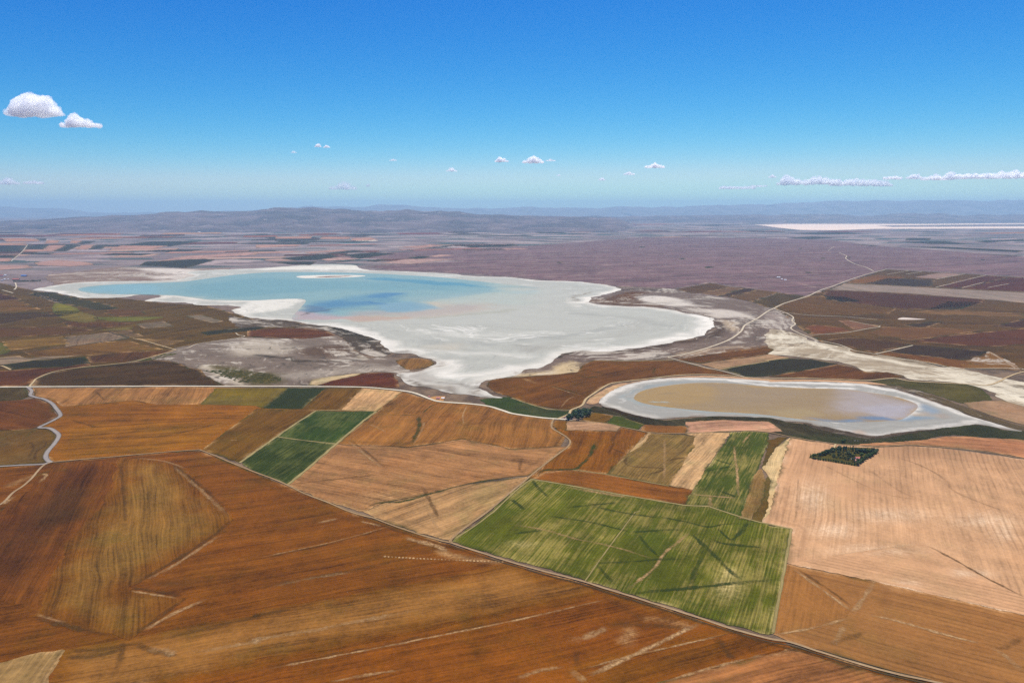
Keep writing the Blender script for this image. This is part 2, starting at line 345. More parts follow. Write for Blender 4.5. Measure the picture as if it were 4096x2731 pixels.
WEAR = []      # (kind, strength, width in m, ground polyline): worn lines, wet gullies, pale streaks in the soil
BLOB = []      # (kind, strength, photo centre, photo radii)
def wear_at(V, Z):
    n = len(V); w = np.zeros((n, 3)); x, y = V[:, 0], V[:, 1]
    wx = x+4*fbm(x/40, y/40, 3); wy = y+4*fbm(x/40+40, y/40-20, 3)
    lo, hi = V.min(0)-80, V.max(0)+80
    for k, s, wd, P in WEAR:
        if (P.max(0) < lo).any() or (P.min(0) > hi).any(): continue
        i = 'pdv'.index(k); q = (.68, .8, .95)[i]*s*np.exp(-(seg_dist(wx, wy, P)/((.36, .34, .27)[i]*wd+.9))**2); w[:, i] = np.maximum(w[:, i], q)
    pxs, pys = to_px(wx, wy, Z)
    for k, s, c, r in BLOB:
        q = s*np.exp(-((pxs-c[0])/r[0])**2-((pys-c[1])/r[1])**2); i = 'pdv'.index(k); w[:, i] = np.maximum(w[:, i], q)
    return w
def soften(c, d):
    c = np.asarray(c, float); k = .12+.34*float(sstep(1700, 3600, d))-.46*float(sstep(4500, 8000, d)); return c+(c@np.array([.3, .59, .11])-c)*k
def field(color, mat, poly, rows=None, level=2, name='field', smooth=False, rag=None, blend=None):
    p = px(poly) if isinstance(poly, str) else poly
    V, Z, F, b, d = cdt_sheet(p, level, smooth, (2.4 if rag is None else rag))
    me = np_mesh(name, np.column_stack([V, Z]), F)
    if rows: r = ground(px(rows)); t = r[1]-r[0]; t /= np.linalg.norm(t)
    else: a = R.uniform(-.5, .5); t = np.array([math.sin(a), math.cos(a)]) if R.random() < .5 else np.array([math.cos(a), math.sin(a)])
    nrm = np.array([t[1], -t[0]]); uv = np.stack([V@nrm, V@t], 1); set_uv(me, uv)
    w = wear_at(V, Z); e = seg_dist(V[:, 0]+2.5*fbm(V[:, 0]/18, V[:, 1]/18, 3), V[:, 1]+2.5*fbm(V[:, 0]/18+9, V[:, 1]/18, 3), b, True); q = noise(V[:, 0]/70+len(V), V[:, 1]/70); sc_e = max(1.0, d/1500)
    if mat == 'mead': q = q*0-.2
    w[:, 0] = np.maximum(w[:, 0], .6*np.exp(-(e/(4*sc_e))**2)*sstep(-.1, .4, q)); w[:, 2] = np.maximum(w[:, 2], .8*np.exp(-(e/(4*sc_e))**2)*sstep(.1, -.4, q)); w[:, 1] = np.maximum(w[:, 1], .3*np.exp(-((e-20)/3.0)**2))
    tint = np.ones((len(V), 3))
    if blend:
        w = wear_at(V, Z)
        eb = seg_dist(V[:, 0]+.5*blend[1]*fbm(V[:, 0]/60, V[:, 1]/60, 4), V[:, 1]+.5*blend[1]*fbm(V[:, 0]/60+30, V[:, 1]/60, 4), b, True); f = np.exp(-(eb/blend[1])**2)[:, None]; w *= (1-f)
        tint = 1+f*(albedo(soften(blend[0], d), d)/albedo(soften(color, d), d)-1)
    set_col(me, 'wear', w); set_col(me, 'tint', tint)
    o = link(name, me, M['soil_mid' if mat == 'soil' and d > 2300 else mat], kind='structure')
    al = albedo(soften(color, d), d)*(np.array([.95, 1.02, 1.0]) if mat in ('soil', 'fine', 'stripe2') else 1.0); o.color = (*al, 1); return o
def painted(name, mat, poly, color, paints, level, smooth=True, rag=0.0, shore=None, warp=12.0, cell=230.0, poly_arr=None):
    """sheet with an albedo layer; paints: (shape 'poly'/'line', colour, strength, feather or width m, photo outline)"""
    V, Z, F, b, d = cdt_sheet(px(poly) if poly_arr is None else poly_arr, level, smooth, rag, cell)
    x, y = V[:, 0], V[:, 1]; dd = np.sqrt(x*x+y*y+CAMH**2)
    wx = x+warp*fbm(x/(warp*6), y/(warp*6), 4)*1.6; wy = y+warp*fbm(x/(warp*6)+70, y/(warp*6)-33, 4)*1.6
    dm = float(np.median(dd)); col = np.tile(albedo(color, dm), (len(V), 1))
    def over(c, a):
        nonlocal col
        a = np.clip(a, 0, 1)[:, None]; col = col*(1-a)+c*a
    if shore is not None:
        for c, w, s in shore:
            e = seg_dist(wx, wy, b, True); over(albedo(c, dm), s*np.exp(-(e/w)**2))
    wet = np.zeros(len(V))
    for kind, c, s, f, q in paints:
        P = px(q); mid = flat(P).mean(0); ca = albedo(c, math.hypot(np.hypot(*mid), CAMH))
        if kind == 'poly': mk = s*sstep(-f, f, sdf(wx, wy, flat(spline(P, 4, True)))); over(ca, mk); wet = np.maximum(wet, mk)
        else: over(ca, s*np.exp(-(seg_dist(wx, wy, flat(spline(P, 4)))/f)**2))
    sd = np.minimum(seg_dist(wx, wy, _S0s, True), seg_dist(wx, wy, _P0s, True)*1.6); me = np_mesh(name, np.column_stack([V, Z]), F); set_col(me, 'ring', np.repeat(sd[:, None]/1000, 3, 1)); set_col(me, 'albedo', col); set_col(me, 'wet', np.repeat(wet[:, None], 3, 1))
    return link(name, me, M[mat], kind='structure')
def ribbon(name, mat, line, width, level=6, wob=.08, smooth=True, step=None, unit=False):
    p = px(line); p = spline(p, 6) if smooth else p
    g = ground(p); d = math.hypot(np.hypot(*g.mean(0)), CAMH); g = resample(g, step or max(8, d/180), False)
    t = np.gradient(g, axis=0); t /= np.maximum(np.linalg.norm(t, axis=1), 1e-6)[:, None]; n = np.stack([t[:, 1], -t[:, 0]], 1)
    L = np.concatenate([[0], np.cumsum(np.linalg.norm(np.diff(g, axis=0), axis=1))])
    V = []; UV = []
    for k in (-1, 0, 1):
        w = width/2*k*(1+wob*fbm(L/25+k*9, L*0+k*3, 2)); q = g+n*w[:, None]; V.append(q); UV.append(np.stack([L*0+k, L/L[-1] if unit else L], 1))
    N = len(g); V = np.vstack(V); UV = np.vstack(UV)
    dist = np.sqrt(V[:, 0]**2+V[:, 1]**2+CAMH**2); Z = height(V[:, 0], V[:, 1])+lift(level, dist)
    i = np.arange(N-1); F = np.vstack([np.stack([k*N+i, (k+1)*N+i, (k+1)*N+i+1, k*N+i+1], 1) for k in (0, 1)])
    me = np_mesh(name, np.column_stack([V, Z]), F); set_uv(me, UV)
    if me.polygons[0].normal.z < 0: me.flip_normals()
    return link(name, me, M[mat], kind='structure')
# ------------------------------------------------------------------ wear in the soil
LINES = []
def W(k, s, w, line):
    if w > 13 or line[:2] in ('A3', 'A4'): WEAR.append((k, s, w, ground(spline(px(line), 3))))
    else: LINES.append((k, s, w, line))
for a in (
 ('d', .6, 10, 'C1 1170,690 1500,510 1900,260 2150,60'), ('p', .5, 8, 'C1 1300,640 1600,490 1900,290 2050,200'),
 ('d', .75, 7, 'C1 1180,690 1450,730 1700,780'), ('p', .6, 5, 'C1 1200,722 1400,755 1650,795'), ('d', .6, 8, 'C1 1700,800 1450,970 1180,1160'),
 ('p', .6, 8, 'C1 1900,800 1600,930 1300,1100'), ('d', .75, 9, 'C1 310,965 560,1030 800,1090 1100,1150'), ('p', .5, 6, 'C1 320,935 600,1020'),
 ('p', .6, 9, 'C1 1700,1280 1900,1270 2351,1190 C2 0,1170 500,1090 900,1010 1500,900'), ('p', .45, 15, 'C1 1300,1568 1600,1480 1900,1440'),
 ('d', .5, 10, 'C1 1250,1190 1700,1110 2351,960 C2 0,945 600,850'), ('d', .45, 8, 'C1 600,1270 900,1260 1300,1190'), ('d', .5, 8, 'C1 600,1340 900,1320 1100,1260'),
 ('d', .5, 9, 'C1 1130,1170 1110,1350 1000,1560'), ('p', .4, 12, 'C1 1350,1240 1600,1300 1450,1300'), ('d', .5, 9, 'C1 1250,1200 1450,1290 1650,1320'),
 ('d', .5, 9, 'C2 0,700 300,640 900,530 1400,420'), ('p', .4, 7, 'C2 120,690 500,610 900,550'), ('d', .6, 4, 'C2 0,435 700,285 1250,135'), ('p', .6, 3, 'C2 0,425 700,275 1250,125'),
 ('p', .85, 13, 'C2 1350,230 1650,310 1780,370'), ('p', .9, 14, 'C2 1700,360 1900,420 2200,460'), ('p', .6, 8, 'C2 560,100 750,60'), ('p', .6, 6, 'C2 950,80 1150,130'),
 ('p', .85, 3.5, 'C2 0,1460 1100,1250 1600,1150 2351,1000 C3 400,910 700,840 950,785'), ('d', .5, 5, 'C2 0,1440 1100,1230 1600,1130 2351,985 C3 400,895'),
 ('p', .6, 5, 'C2 640,1568 1000,1500 1400,1440'), ('p', .9, 8, 'C3 700,1500 1000,1370 1250,1250 1500,1130 1750,1000'), ('p', .7, 3, 'C3 600,1455 1100,1320 1500,1230 2050,1100'),
 ('p', .5, 13, 'C3 480,1180 700,1140 900,1050'), ('p', .6, 20, 'C3 1030,1180 1100,1090'), ('p', .6, 16, 'C3 1250,970 1400,990 1600,1050'), ('d', .6, 14, 'C3 860,790 1200,980 950,1030'),
 ('d', .5, 12, 'C3 950,1030 1400,1050 1700,1070'), ('d', .6, 10, 'C3 1880,1150 1980,1290 2030,1360'), ('d', .5, 10, 'C3 580,1250 610,1440'),
 ('p', .5, 8, 'C3 0,1540 250,1460 500,1420'), ('p', .8, 12, 'C3 520,1450 600,1500 680,1568'), ('p', .6, 4, 'C3 1350,1568 1900,1410 2351,1300'),
 ('d', .85, 4.5, 'C3 0,485 300,578 650,668 850,733 1100,808 1400,905 1700,1003 2000,1100 2351,1205 C4 500,1335 860,1445 1200,1535'),
 ('d', .5, 5, 'C2 950,45 1250,155 1700,295 1950,368 2300,475'),
 # green field: lusher lines along the old drains
 ('v', .8, 8, 'C3 0,200 280,165'), ('p', .5, 5, 'C3 0,115 300,165 600,250 900,310 1300,430'), ('v', .9, 6, 'C3 750,470 1100,455 1330,435 1600,430'), ('v', .9, 7, 'C3 1100,185 1400,165 1600,160'),
 ('v', .8, 6, 'C3 300,30 700,90 1000,160 1100,185'), ('v', .9, 7, 'C3 1160,200 1250,320 1350,410'), ('p', .75, 6, 'C3 1050,720 1300,520 1400,380 1630,190'), ('v', .95, 8, 'C3 1640,190 1800,340 1950,490 2110,640'),
 ('v', .95, 8, 'C3 1050,750 1500,710 1900,670 2110,645 2351,630 C4 130,620'), ('v', .8, 6, 'C3 1250,20 1600,90 1800,135 1950,110 2110,110'), ('v', 1, 10, 'C3 2170,90 2100,180 2010,270'),
 ('v', .9, 6, 'C3 1890,150 1950,210 2010,260'), ('v', .8, 8, 'C3 1840,240 1950,290 2351,330'), ('v', .6, 7, 'C3 780,480 950,680'), ('v', .6, 8, 'C3 1640,690 1680,540 1760,400'), ('v', .6, 14, 'C3 1080,770 1300,830'),
 ('v', .9, 8, 'B3 190,1190 230,1250 340,1360'), ('v', .9, 8, 'B3 0,1370 120,1470'), ('v', .7, 7, 'B3 480,1450 750,1420 1000,1400'), ('p', .6, 12, 'B3 450,1245 800,1310 1150,1365'), ('v', .7, 7, 'B3 700,1420 1000,1490 1500,1560'),
 ('v', .8, 8, 'B3 1850,1000 2040,1060'), ('v', .8, 8, 'B3 1780,1110 2040,1065'), ('p', .8, 6, 'B3 2040,880 2050,1000 2065,1100 2080,1350'), ('p', .7, 5, 'B3 2200,760 2110,860'), ('v', .8, 7, 'B3 1900,1290 2060,1350'),
 ('p', .7, 7, 'B3 1820,1340 1820,1450'), ('p', .6, 5, 'B3 1650,1325 2060,1360'),
 # right-hand pink fields
 ('d', .5, 6, 'B4 1020,935 1400,1060 1640,1200 1700,1290 2000,1420 2351,1540'), ('d', .3, 6, 'B4 380,1000 560,1080 900,1250 1100,1330 1440,1380'), ('d', .25, 6, 'B4 900,1080 1200,1290 1380,1360'),
 ('d', .75, 5, 'C4 1430,290 1700,430 2000,600 2351,780'), ('p', .5, 5, 'C4 1420,285 1000,340 400,420'), ('d', .35, 20, 'B4 1300,960 1600,990 2000,1030'), ('d', .3, 4, 'B4 110,1100 60,1500'), ('d', .4, 3, 'B4 280,1150 250,1560 C4 230,130'),
 ('p', .8, 7, 'C4 1000,600 960,660 850,830 770,930'), ('p', .6, 8, 'C4 700,1050 600,1230'), ('p', .8, 5, 'C4 200,500 500,715 770,910'), ('d', .6, 5, 'C4 230,495 600,740 780,880'), ('p', .8, 4, 'C4 60,1125 400,1065 770,965'),
 ('p', .8, 6, 'C4 850,930 1150,990 1500,1090 1800,1170 2000,1210'), ('p', .6, 8, 'C4 2000,1220 2150,1300 2351,1480'), ('d', .5, 8, 'C4 1980,1170 2130,1250 2351,1150'), ('d', .4, 16, 'C4 1100,700 1050,850'), ('d', .4, 8, 'C4 550,1220 900,1100'),
 # middle field
 ('v', .85, 13, 'B2 1490,600 1500,680 1480,760 1420,880'), ('p', .5, 6, 'B2 1540,640 1530,720 1440,880'), ('v', .9, 8, 'B2 980,1490 1050,1430 1150,1400 1350,1390 1600,1320 1900,1240 2150,1195 2351,1180 B3 100,1160'),
 ('p', .6, 6, 'B2 840,830 1000,960 1190,1110'), ('d', .5, 6, 'B2 865,825 1025,945 1205,1095'), ('p', .5, 5, 'B2 1200,1120 1550,1240'), ('d', .55, 6, 'B2 300,1235 700,1190 1180,1140'), ('d', .6, 8, 'B2 1530,1250 1600,1390 1680,1550'),
 ('p', .5, 6, 'B2 1560,1400 1620,1560 C2 1720,210'), ('d', .45, 4, 'B2 880,872 1400,892 1900,965 2351,1100'), ('v', .8, 6, 'B2 1520,590 1600,520 1690,480'), ('d', .6, 6, 'B2 1900,690 2100,670'), ('p', .8, 4, 'B2 1940,510 1900,600 1910,690'),
 ('p', .5, 5, 'B2 1900,820 2300,910'), ('d', .4, 6, 'B2 1420,890 1700,860 1950,820'), ('v', .6, 6, 'B2 1100,590 1480,600'), ('p', .5, 6, 'B2 1040,680 1190,750'), ('d', .5, 6, 'B3 0,905 250,890 470,882'), ('d', .5, 8, 'B3 100,980 70,1100 150,1150'),
 ('v', 1, 9, 'B3 790,830 740,900 720,960 650,1040 570,1090 300,1105 230,1150'), ('d', .5, 5, 'B3 1000,715 900,850'), ('d', .5, 5, 'B3 870,880 1050,960'),
 ('d', .8, 8, 'B3 1410,1015 1600,985'), ('p', .6, 6, 'B3 1400,820 1400,1100 1390,1220'), ('d', .6, 6, 'B3 1060,960 1065,1060 1390,1090 1200,1160'),
 # left fields
 ('d', .5, 14, 'B1 570,600 850,600 1000,600 1250,590'), ('d', .65, 12, 'B1 1750,580 2100,580'), ('d', .5, 10, 'B1 650,640 900,715'), ('d', .5, 6, 'B1 560,722 1000,702 1500,664 2180,640'), ('d', .5, 8, 'B1 900,820 1200,800 1500,790 1900,700 2100,650'),
 ('v', .6, 14, 'B1 1080,945 1290,945'), ('d', .7, 12, 'B1 930,490 1100,490'), ('d', .7, 6, 'B1 1230,460 1350,490'), ('d', .5, 6, 'B1 870,370 970,470'), ('d', .5, 9, 'B1 540,760 700,760 900,790'), ('p', .5, 8, 'B1 2100,830 2190,825'),
 ('p', .85, 8, 'B1 380,1140 430,1150 360,1220'), ('p', .5, 20, 'B1 100,1240 280,1160'), ('v', .75, 20, 'B1 30,1470 200,1380 400,1240'), ('p', .8, 12, 'B1 20,1420 130,1340'), ('v', .6, 14, 'B1 330,1150 500,1105 600,1100'),
 ('d', .5, 10, 'B1 1560,1030 1700,1140 1850,1250 2000,1390 2150,1490'), ('p', .5, 9, 'B1 1600,1070 1720,1180 1860,1300 2000,1430 2120,1540'), ('d', .55, 7, 'B1 1090,1000 1140,1300 1150,1568 C1 1150,200'), ('d', .4, 40, 'B1 600,1300 750,1400 500,1500'),
 ('d', .9, 5, 'B1 430,830 410,880 340,930 320,990 340,1020'), ('d', .6, 6, 'B1 280,840 310,900 250,1000'), ('v', .6, 14, 'B1 250,790 310,740'), ('p', .4, 6, 'B1 1200,990 1500,1020 1700,1090'),
 ('v', .6, 10, 'B3 330,320 500,370 680,420'), ('v', .8, 8, 'B3 620,250 800,250'), ('v', .8, 7, 'B3 700,190 850,215'), ('p', .5, 8, 'B3 350,330 500,380 640,420'), ('v', .5, 12, 'B3 1290,220 1320,160'), ('p', .5, 5, 'B3 440,540 520,450 600,420'),
 ('p', .6, 14, 'B3 120,265 200,300'), ('v', .6, 12, 'B3 80,420 130,430'),
 # steppe
 ('p', .8, 14, 'A3 500,698 800,668 1150,640 1200,630'), ('p', .5, 40, 'A3 300,500 700,480 950,465'), ('p', .7, 18, 'A3 850,600 1000,590'), ('p', .7, 14, 'A3 1200,690 1320,675'), ('p', .7, 14, 'A3 1240,650 1300,635'),
 ('p', .5, 30, 'A3 0,560 150,540 300,560'), ('p', .5, 12, 'A4 0,700 100,720 300,770 430,800'), ('p', .4, 12, 'A3 2050,640 2351,710'), ('p', .4, 30, 'A4 350,660 500,655'),
): W(*a)
for i in range(34):      # short pale crescents where the plough turned along the track
    t = i/33.; xx = 1180+1080*t; yy = 408+50*t**.8; W('p', 1.3 if i % 3 else .9, 3.0, 'C2 %.0f,%.0f %.0f,%.0f' % (xx, yy-7, xx+9, yy+7))
for k, s, c, r in (('p', .85, (2908, 2352), (50, 40)), ('p', .7, (2915, 2296), (36, 22)), ('p', .55, (2092, 2174), (50, 12)), ('p', .75, (3878, 2292), (70, 14)), ('p', .6, (3616, 2340), (60, 22)), ('p', .5, (3333, 2120), (90, 30)),
                   ('p', .45, (4008, 2126), (50, 40)), ('v', 1, (2373, 1790), (14, 8)), ('d', .5, (250, 2060), (110, 80)), ('d', .4, (150, 2330), (120, 40)), ('p', .4, (3420, 2190), (110, 14)), ('p', .5, (3250, 1985), (60, 60)),
                   ('p', .4, (1560, 1990), (120, 25)), ('v', .5, (3000, 2065), (60, 20)), ('d', .5, (700, 2330), (80, 12)), ('d', .3, (3260, 1860), (120, 70)), ('d', .32, (3750, 1800), (380, 45)), ('p', .5, (3560, 2060), (150, 26)), ('p', .55, (3930, 2080), (120, 30)), ('p', .5, (3500, 2200), (180, 18)), ('d', .22, (3480, 1950), (200, 40))): BLOB.append((k, s, c, r))

# ------------------------------------------------------------------ the plain that carries everything
gy = np.concatenate([np.arange(-1500, -400, 100), np.arange(-400, 4000, 20), 4000*np.power(58000/4000, np.linspace(0, 1, 70))])
gxp = np.concatenate([np.arange(0, 3800, 20), 3800*np.power(62000/3800, np.linspace(0, 1, 46))]); gx = np.concatenate([-gxp[:0:-1], gxp])
X, Y = np.meshgrid(gx, gy); D = np.sqrt(X**2+Y**2+CAMH**2); Z = height(X, Y)-.22-D/14000
nx, ny = len(gx), len(gy); i, j = np.meshgrid(np.arange(nx-1), np.arange(ny-1)); q = (j*nx+i).ravel()
me = np_mesh('ground', np.column_stack([X.ravel(), Y.ravel(), Z.ravel()]), np.stack([q, q+1, q+nx+1, q+nx], 1))
m, nt, b = new_mat('patchwork_plain'); g = G(nt); pos = g.pos()
wp = g.vm('ADD', pos, g.vm('MULTIPLY', g.n('ShaderNodeCombineXYZ').outputs[0], (0, 0, 0)))
mp = g.n('ShaderNodeMapping'); g.put(mp.inputs['Vector'], wp); mp.inputs['Rotation'].default_value = (0, 0, .35); mp.inputs['Scale'].default_value = (1/460., 1/230., 0)
vo = g.n('ShaderNodeTexVoronoi', distance='CHEBYCHEV', voronoi_dimensions='2D'); g.put(vo.inputs['Vector'], mp.outputs[0]); vo.inputs['Scale'].default_value = 1.0; vo.inputs['Randomness'].default_value = .75
sc_ = g.n('ShaderNodeSeparateColor'); g.put(sc_.inputs[0], vo.outputs['Color'])
cr = g.n('ShaderNodeValToRGB'); cr.color_ramp.interpolation = 'CONSTANT'; g.put(cr.inputs[0], sc_.outputs[0])
pal = [(0, (.175, .12, .105)), (.2, (.24, .175, .15)), (.36, (.15, .115, .1)), (.5, (.32, .23, .2)), (.62, (.2, .135, .12)), (.76, (.05, .075, .06)), (.85, (.38, .28, .24)), (.93, (.03, .065, .05))]
while len(cr.color_ramp.elements) < len(pal): cr.color_ramp.elements.new(.5)
for e, (p_, c_) in zip(cr.color_ramp.elements, pal): e.position = p_; e.color = (*c_, 1)
big = g.noise(pos, 1/5200., 5, .6); flatc = g.mix(g.remap(g.noise(pos, 1/900., 6, .62), .35, .65), rgb(.16, .115, .1), rgb(.26, .19, .165))
sy = g.n('ShaderNodeSeparateXYZ'); g.put(sy.inputs[0], pos)
col = g.mix(g.m('MULTIPLY', g.remap(big, .34, .46), g.remap(sy.outputs[1], 4800, 7000)), flatc, cr.outputs[0])
hi = g.noise(g.vm('MULTIPLY', pos, (1/1600., 1/420., 0)), 1.0, 7, .68, .5); col = g.mix(g.remap(hi, .55, .66, 0, .85), col, rgb(.34, .27, .22))
col = g.mix(g.remap(hi, .44, .34, 0, .8), col, rgb(.07, .06, .05))
fine = g.noise(pos, 1/40., 5, .65); col = g.mix(1.0, col, g.m('MULTIPLY_ADD', g.m('SUBTRACT', fine, .5), 1.0, .8), 'MULTIPLY')
near = g.mix(g.remap(g.noise(pos, 1/60., 6, .7), .38, .62), rgb(.075, .05, .032), rgb(.16, .105, .06)); col = g.mix(g.remap(sy.outputs[1], 3000, 4600), near, col)
g.put(b.inputs['Base Color'], col); b.inputs['Roughness'].default_value = .95; b.inputs['Specular IOR Level'].default_value = .04
link('ground', me, m, kind='structure')

# ------------------------------------------------------------------ broad zones
field((134, 121, 139), 'steppe', 'A3 -2000,520 0,430 600,390 1200,340 1500,345 2351,350 A4 600,370 900,410 1250,440 2351,520 3600,600 3600,770 2351,708 1095,632 360,885 0,838 A3 1820,758 1500,815 1100,795 950,790 700,760 300,735 0,705 A2 1700,662 1300,648 1000,615 1100,600 1900,560', 'A3 0,600 1200,560', level=1, name='steppe', rag=14)
field((118, 90, 78), 'soil', 'A4 360,885 540,820 750,740 920,685 1095,637 2351,712 3700,790 3700,1500 2351,1568 1700,1545 1300,1460 1000,1430 800,1400 480,1300 300,1180 60,985', level=1, name='farmland', rag=6)
field((116, 90, 70), 'soil', 'A1 -900,720 0,760 300,830 600,880 1100,900 1500,945 1900,970 2170,1050 2351,1100 A2 300,1110 450,1150 0,1260 A1 1750,1330 1400,1440 B1 1150,120 480,205 330,262 265,332 0,335 -900,340', level=1, name='farmland', rag=6)
painted('mudflat', 'mud', 'A1 1400,1440 1750,1330 2240,1260 A2 0,1265 300,1272 700,1242 760,1262 850,1310 930,1380 1000,1450 1200,1440 1330,1470 1500,1470 B2 1330,240 1250,205 980,212 700,240 500,290 480,326 190,330 0,330 B1 2080,328 1900,250 1850,180 1750,160 1650,120 1500,90', (132, 122, 118),
  [('poly', (196, 188, 178), .8, 60, 'A1 2130,1370 2351,1280 A2 100,1290 350,1350 300,1420 0,1440 A1 2200,1440'), ('poly', (180, 172, 165), .7, 40, 'B2 200,230 600,190 1000,150 1250,160 1250,200 900,210 500,262 300,258'),
   ('line', (70, 66, 62), .9, 14, 'A2 0,1435 200,1455 380,1490 600,1500 1000,1460'), ('line', (80, 74, 70), .8, 30, 'A2 1000,1430 1100,1440 1240,1420'), ('poly', (96, 92, 58), .95, 30, 'B1 1900,170 2200,190 2351,230 B2 200,235 240,300 0,318 B1 2300,310 2000,230'),
   ('line', (200, 190, 175), .8, 12, 'A2 920,1350 930,1400 990,1470'), ('line', (215, 205, 190), .7, 14, 'B1 1880,180 2080,280 2240,322'), ('poly', (96, 80, 74), .7, 40, 'A2 400,1380 800,1330 900,1400 700,1450 450,1440')], 2, rag=16)
painted('mudflat', 'mud', 'A2 -60,1100 200,1100 450,1145 700,1160 850,1195 980,1235 1080,1268 1150,1320 1240,1400 1130,1445 930,1385 850,1310 700,1215 500,1170 0,1168 A1 2200,1180 2100,1060', (98, 92, 90), [('line', (70, 64, 62), .8, 40, 'A2 700,1180 900,1240 1050,1300')], 2, rag=12)
painted('saline_shore', 'mud', 'A1 430,690 700,660 1000,622 1300,618 1800,632 2100,632 1800,700 1640,735 1250,750 850,755 560,780 480,760', (150, 138, 140),
  [('poly', (226, 222, 222), .9, 60, 'A1 1250,630 1800,640 1780,695 1650,728 1450,735 1400,700 1600,690'), ('line', (215, 208, 205), .8, 30, 'A1 460,690 800,670 1100,665 1500,665'), ('line', (120, 104, 108), .8, 30, 'A1 900,735 1300,738 1550,725')], 2, rag=20)
painted('saline_shore', 'mud', 'A3 950,800 1100,795 1300,805 1500,822 1720,862 1850,888 2200,940 2351,985 A4 50,1000 230,1075 250,1140 210,1180 400,1280 480,1310 400,1330 0,1405 A3 2351,1400 2000,1440 1480,1450 1430,1450 1000,1478 700,1478 620,1530 B3 640,150 600,205 350,228 0,250 B2 2351,240 B3 250,170 440,60 A3 640,1375 1000,1370 1600,1280 1850,1190 1850,1100 1700,1050 1350,985 1000,970 720,940 720,905 940,850', (128, 118, 118),
  [('poly', (226, 222, 220), .95, 40, 'A3 1150,890 1300,880 1500,900 1650,950 1690,970 1400,970 1250,940 1170,910'), ('poly', (212, 206, 203), .95, 40, 'A3 1680,1010 1800,1000 2000,1010 2150,1040 2200,1070 2000,1082 1850,1070 1750,1030'),
   ('poly', (206, 190, 172), .95, 25, 'A3 1940,1110 2020,1110 2070,1160 2030,1210 1960,1170'), ('poly', (112, 92, 84), .95, 30, 'A3 720,920 900,895 1050,845 1250,850 1130,890 1200,940 1350,960 1380,985 1100,970 850,960'),
   ('poly', (212, 192, 158), .95, 22, 'B3 460,120 560,110 640,190 500,225 250,235 0,246 0,215 300,200'), ('line', (64, 56, 54), .9, 14, 'A3 430,1450 480,1420 560,1390 640,1380 720,1395'), ('line', (85, 76, 74), .8, 30, 'A3 1880,1110 1900,1180 1800,1260 1500,1310 1000,1390 700,1400'),
   ('line', (85, 78, 78), .8, 26, 'A3 1000,830 1150,815 1300,830'), ('poly', (160, 150, 150), .8, 40, 'A4 0,1040 150,1050 210,1100 190,1180 0,1180'), ('poly', (132, 100, 76), .9, 25, 'A3 1430,1448 1900,1400 2351,1340 2351,1400 1700,1450 1490,1450'), ('line', (190, 170, 150), .8, 18, 'A3 1560,1420 1900,1370 2100,1350')], 1, rag=18)
painted('salt_wash', 'mudw', 'A4 0,1200 150,1200 300,1240 400,1290 480,1310 700,1350 800,1400 1000,1430 1300,1460 1600,1530 B4 1700,150 1900,200 2100,250 2351,300 2800,380 2800,640 2351,520 2200,460 2100,420 2000,370 1900,325 1600,290 1300,262 1200,220 1000,195 880,190 780,150 650,105 500,90 300,65 150,45 0,20', (176, 164, 148),
  [('line', (120, 110, 98), .8, 16, 'B4 1250,110 1350,140 1450,160'), ('poly', (110, 100, 92), .85, 18, 'B4 1930,232 2200,240 2150,275 2000,265'), ('line', (236, 230, 216), .9, 22, 'A4 0,1240 300,1290 600,1380 900,1450 1250,1520'), ('line', (128, 116, 100), .7, 14, 'B4 1600,275 1800,285 1900,310'),
   ('line', (240, 236, 224), .9, 16, 'B4 2040,370 2150,410 2351,470'), ('poly', (150, 140, 128), .7, 20, 'A4 100,1210 250,1240 350,1300 250,1290')], 2, rag=12)

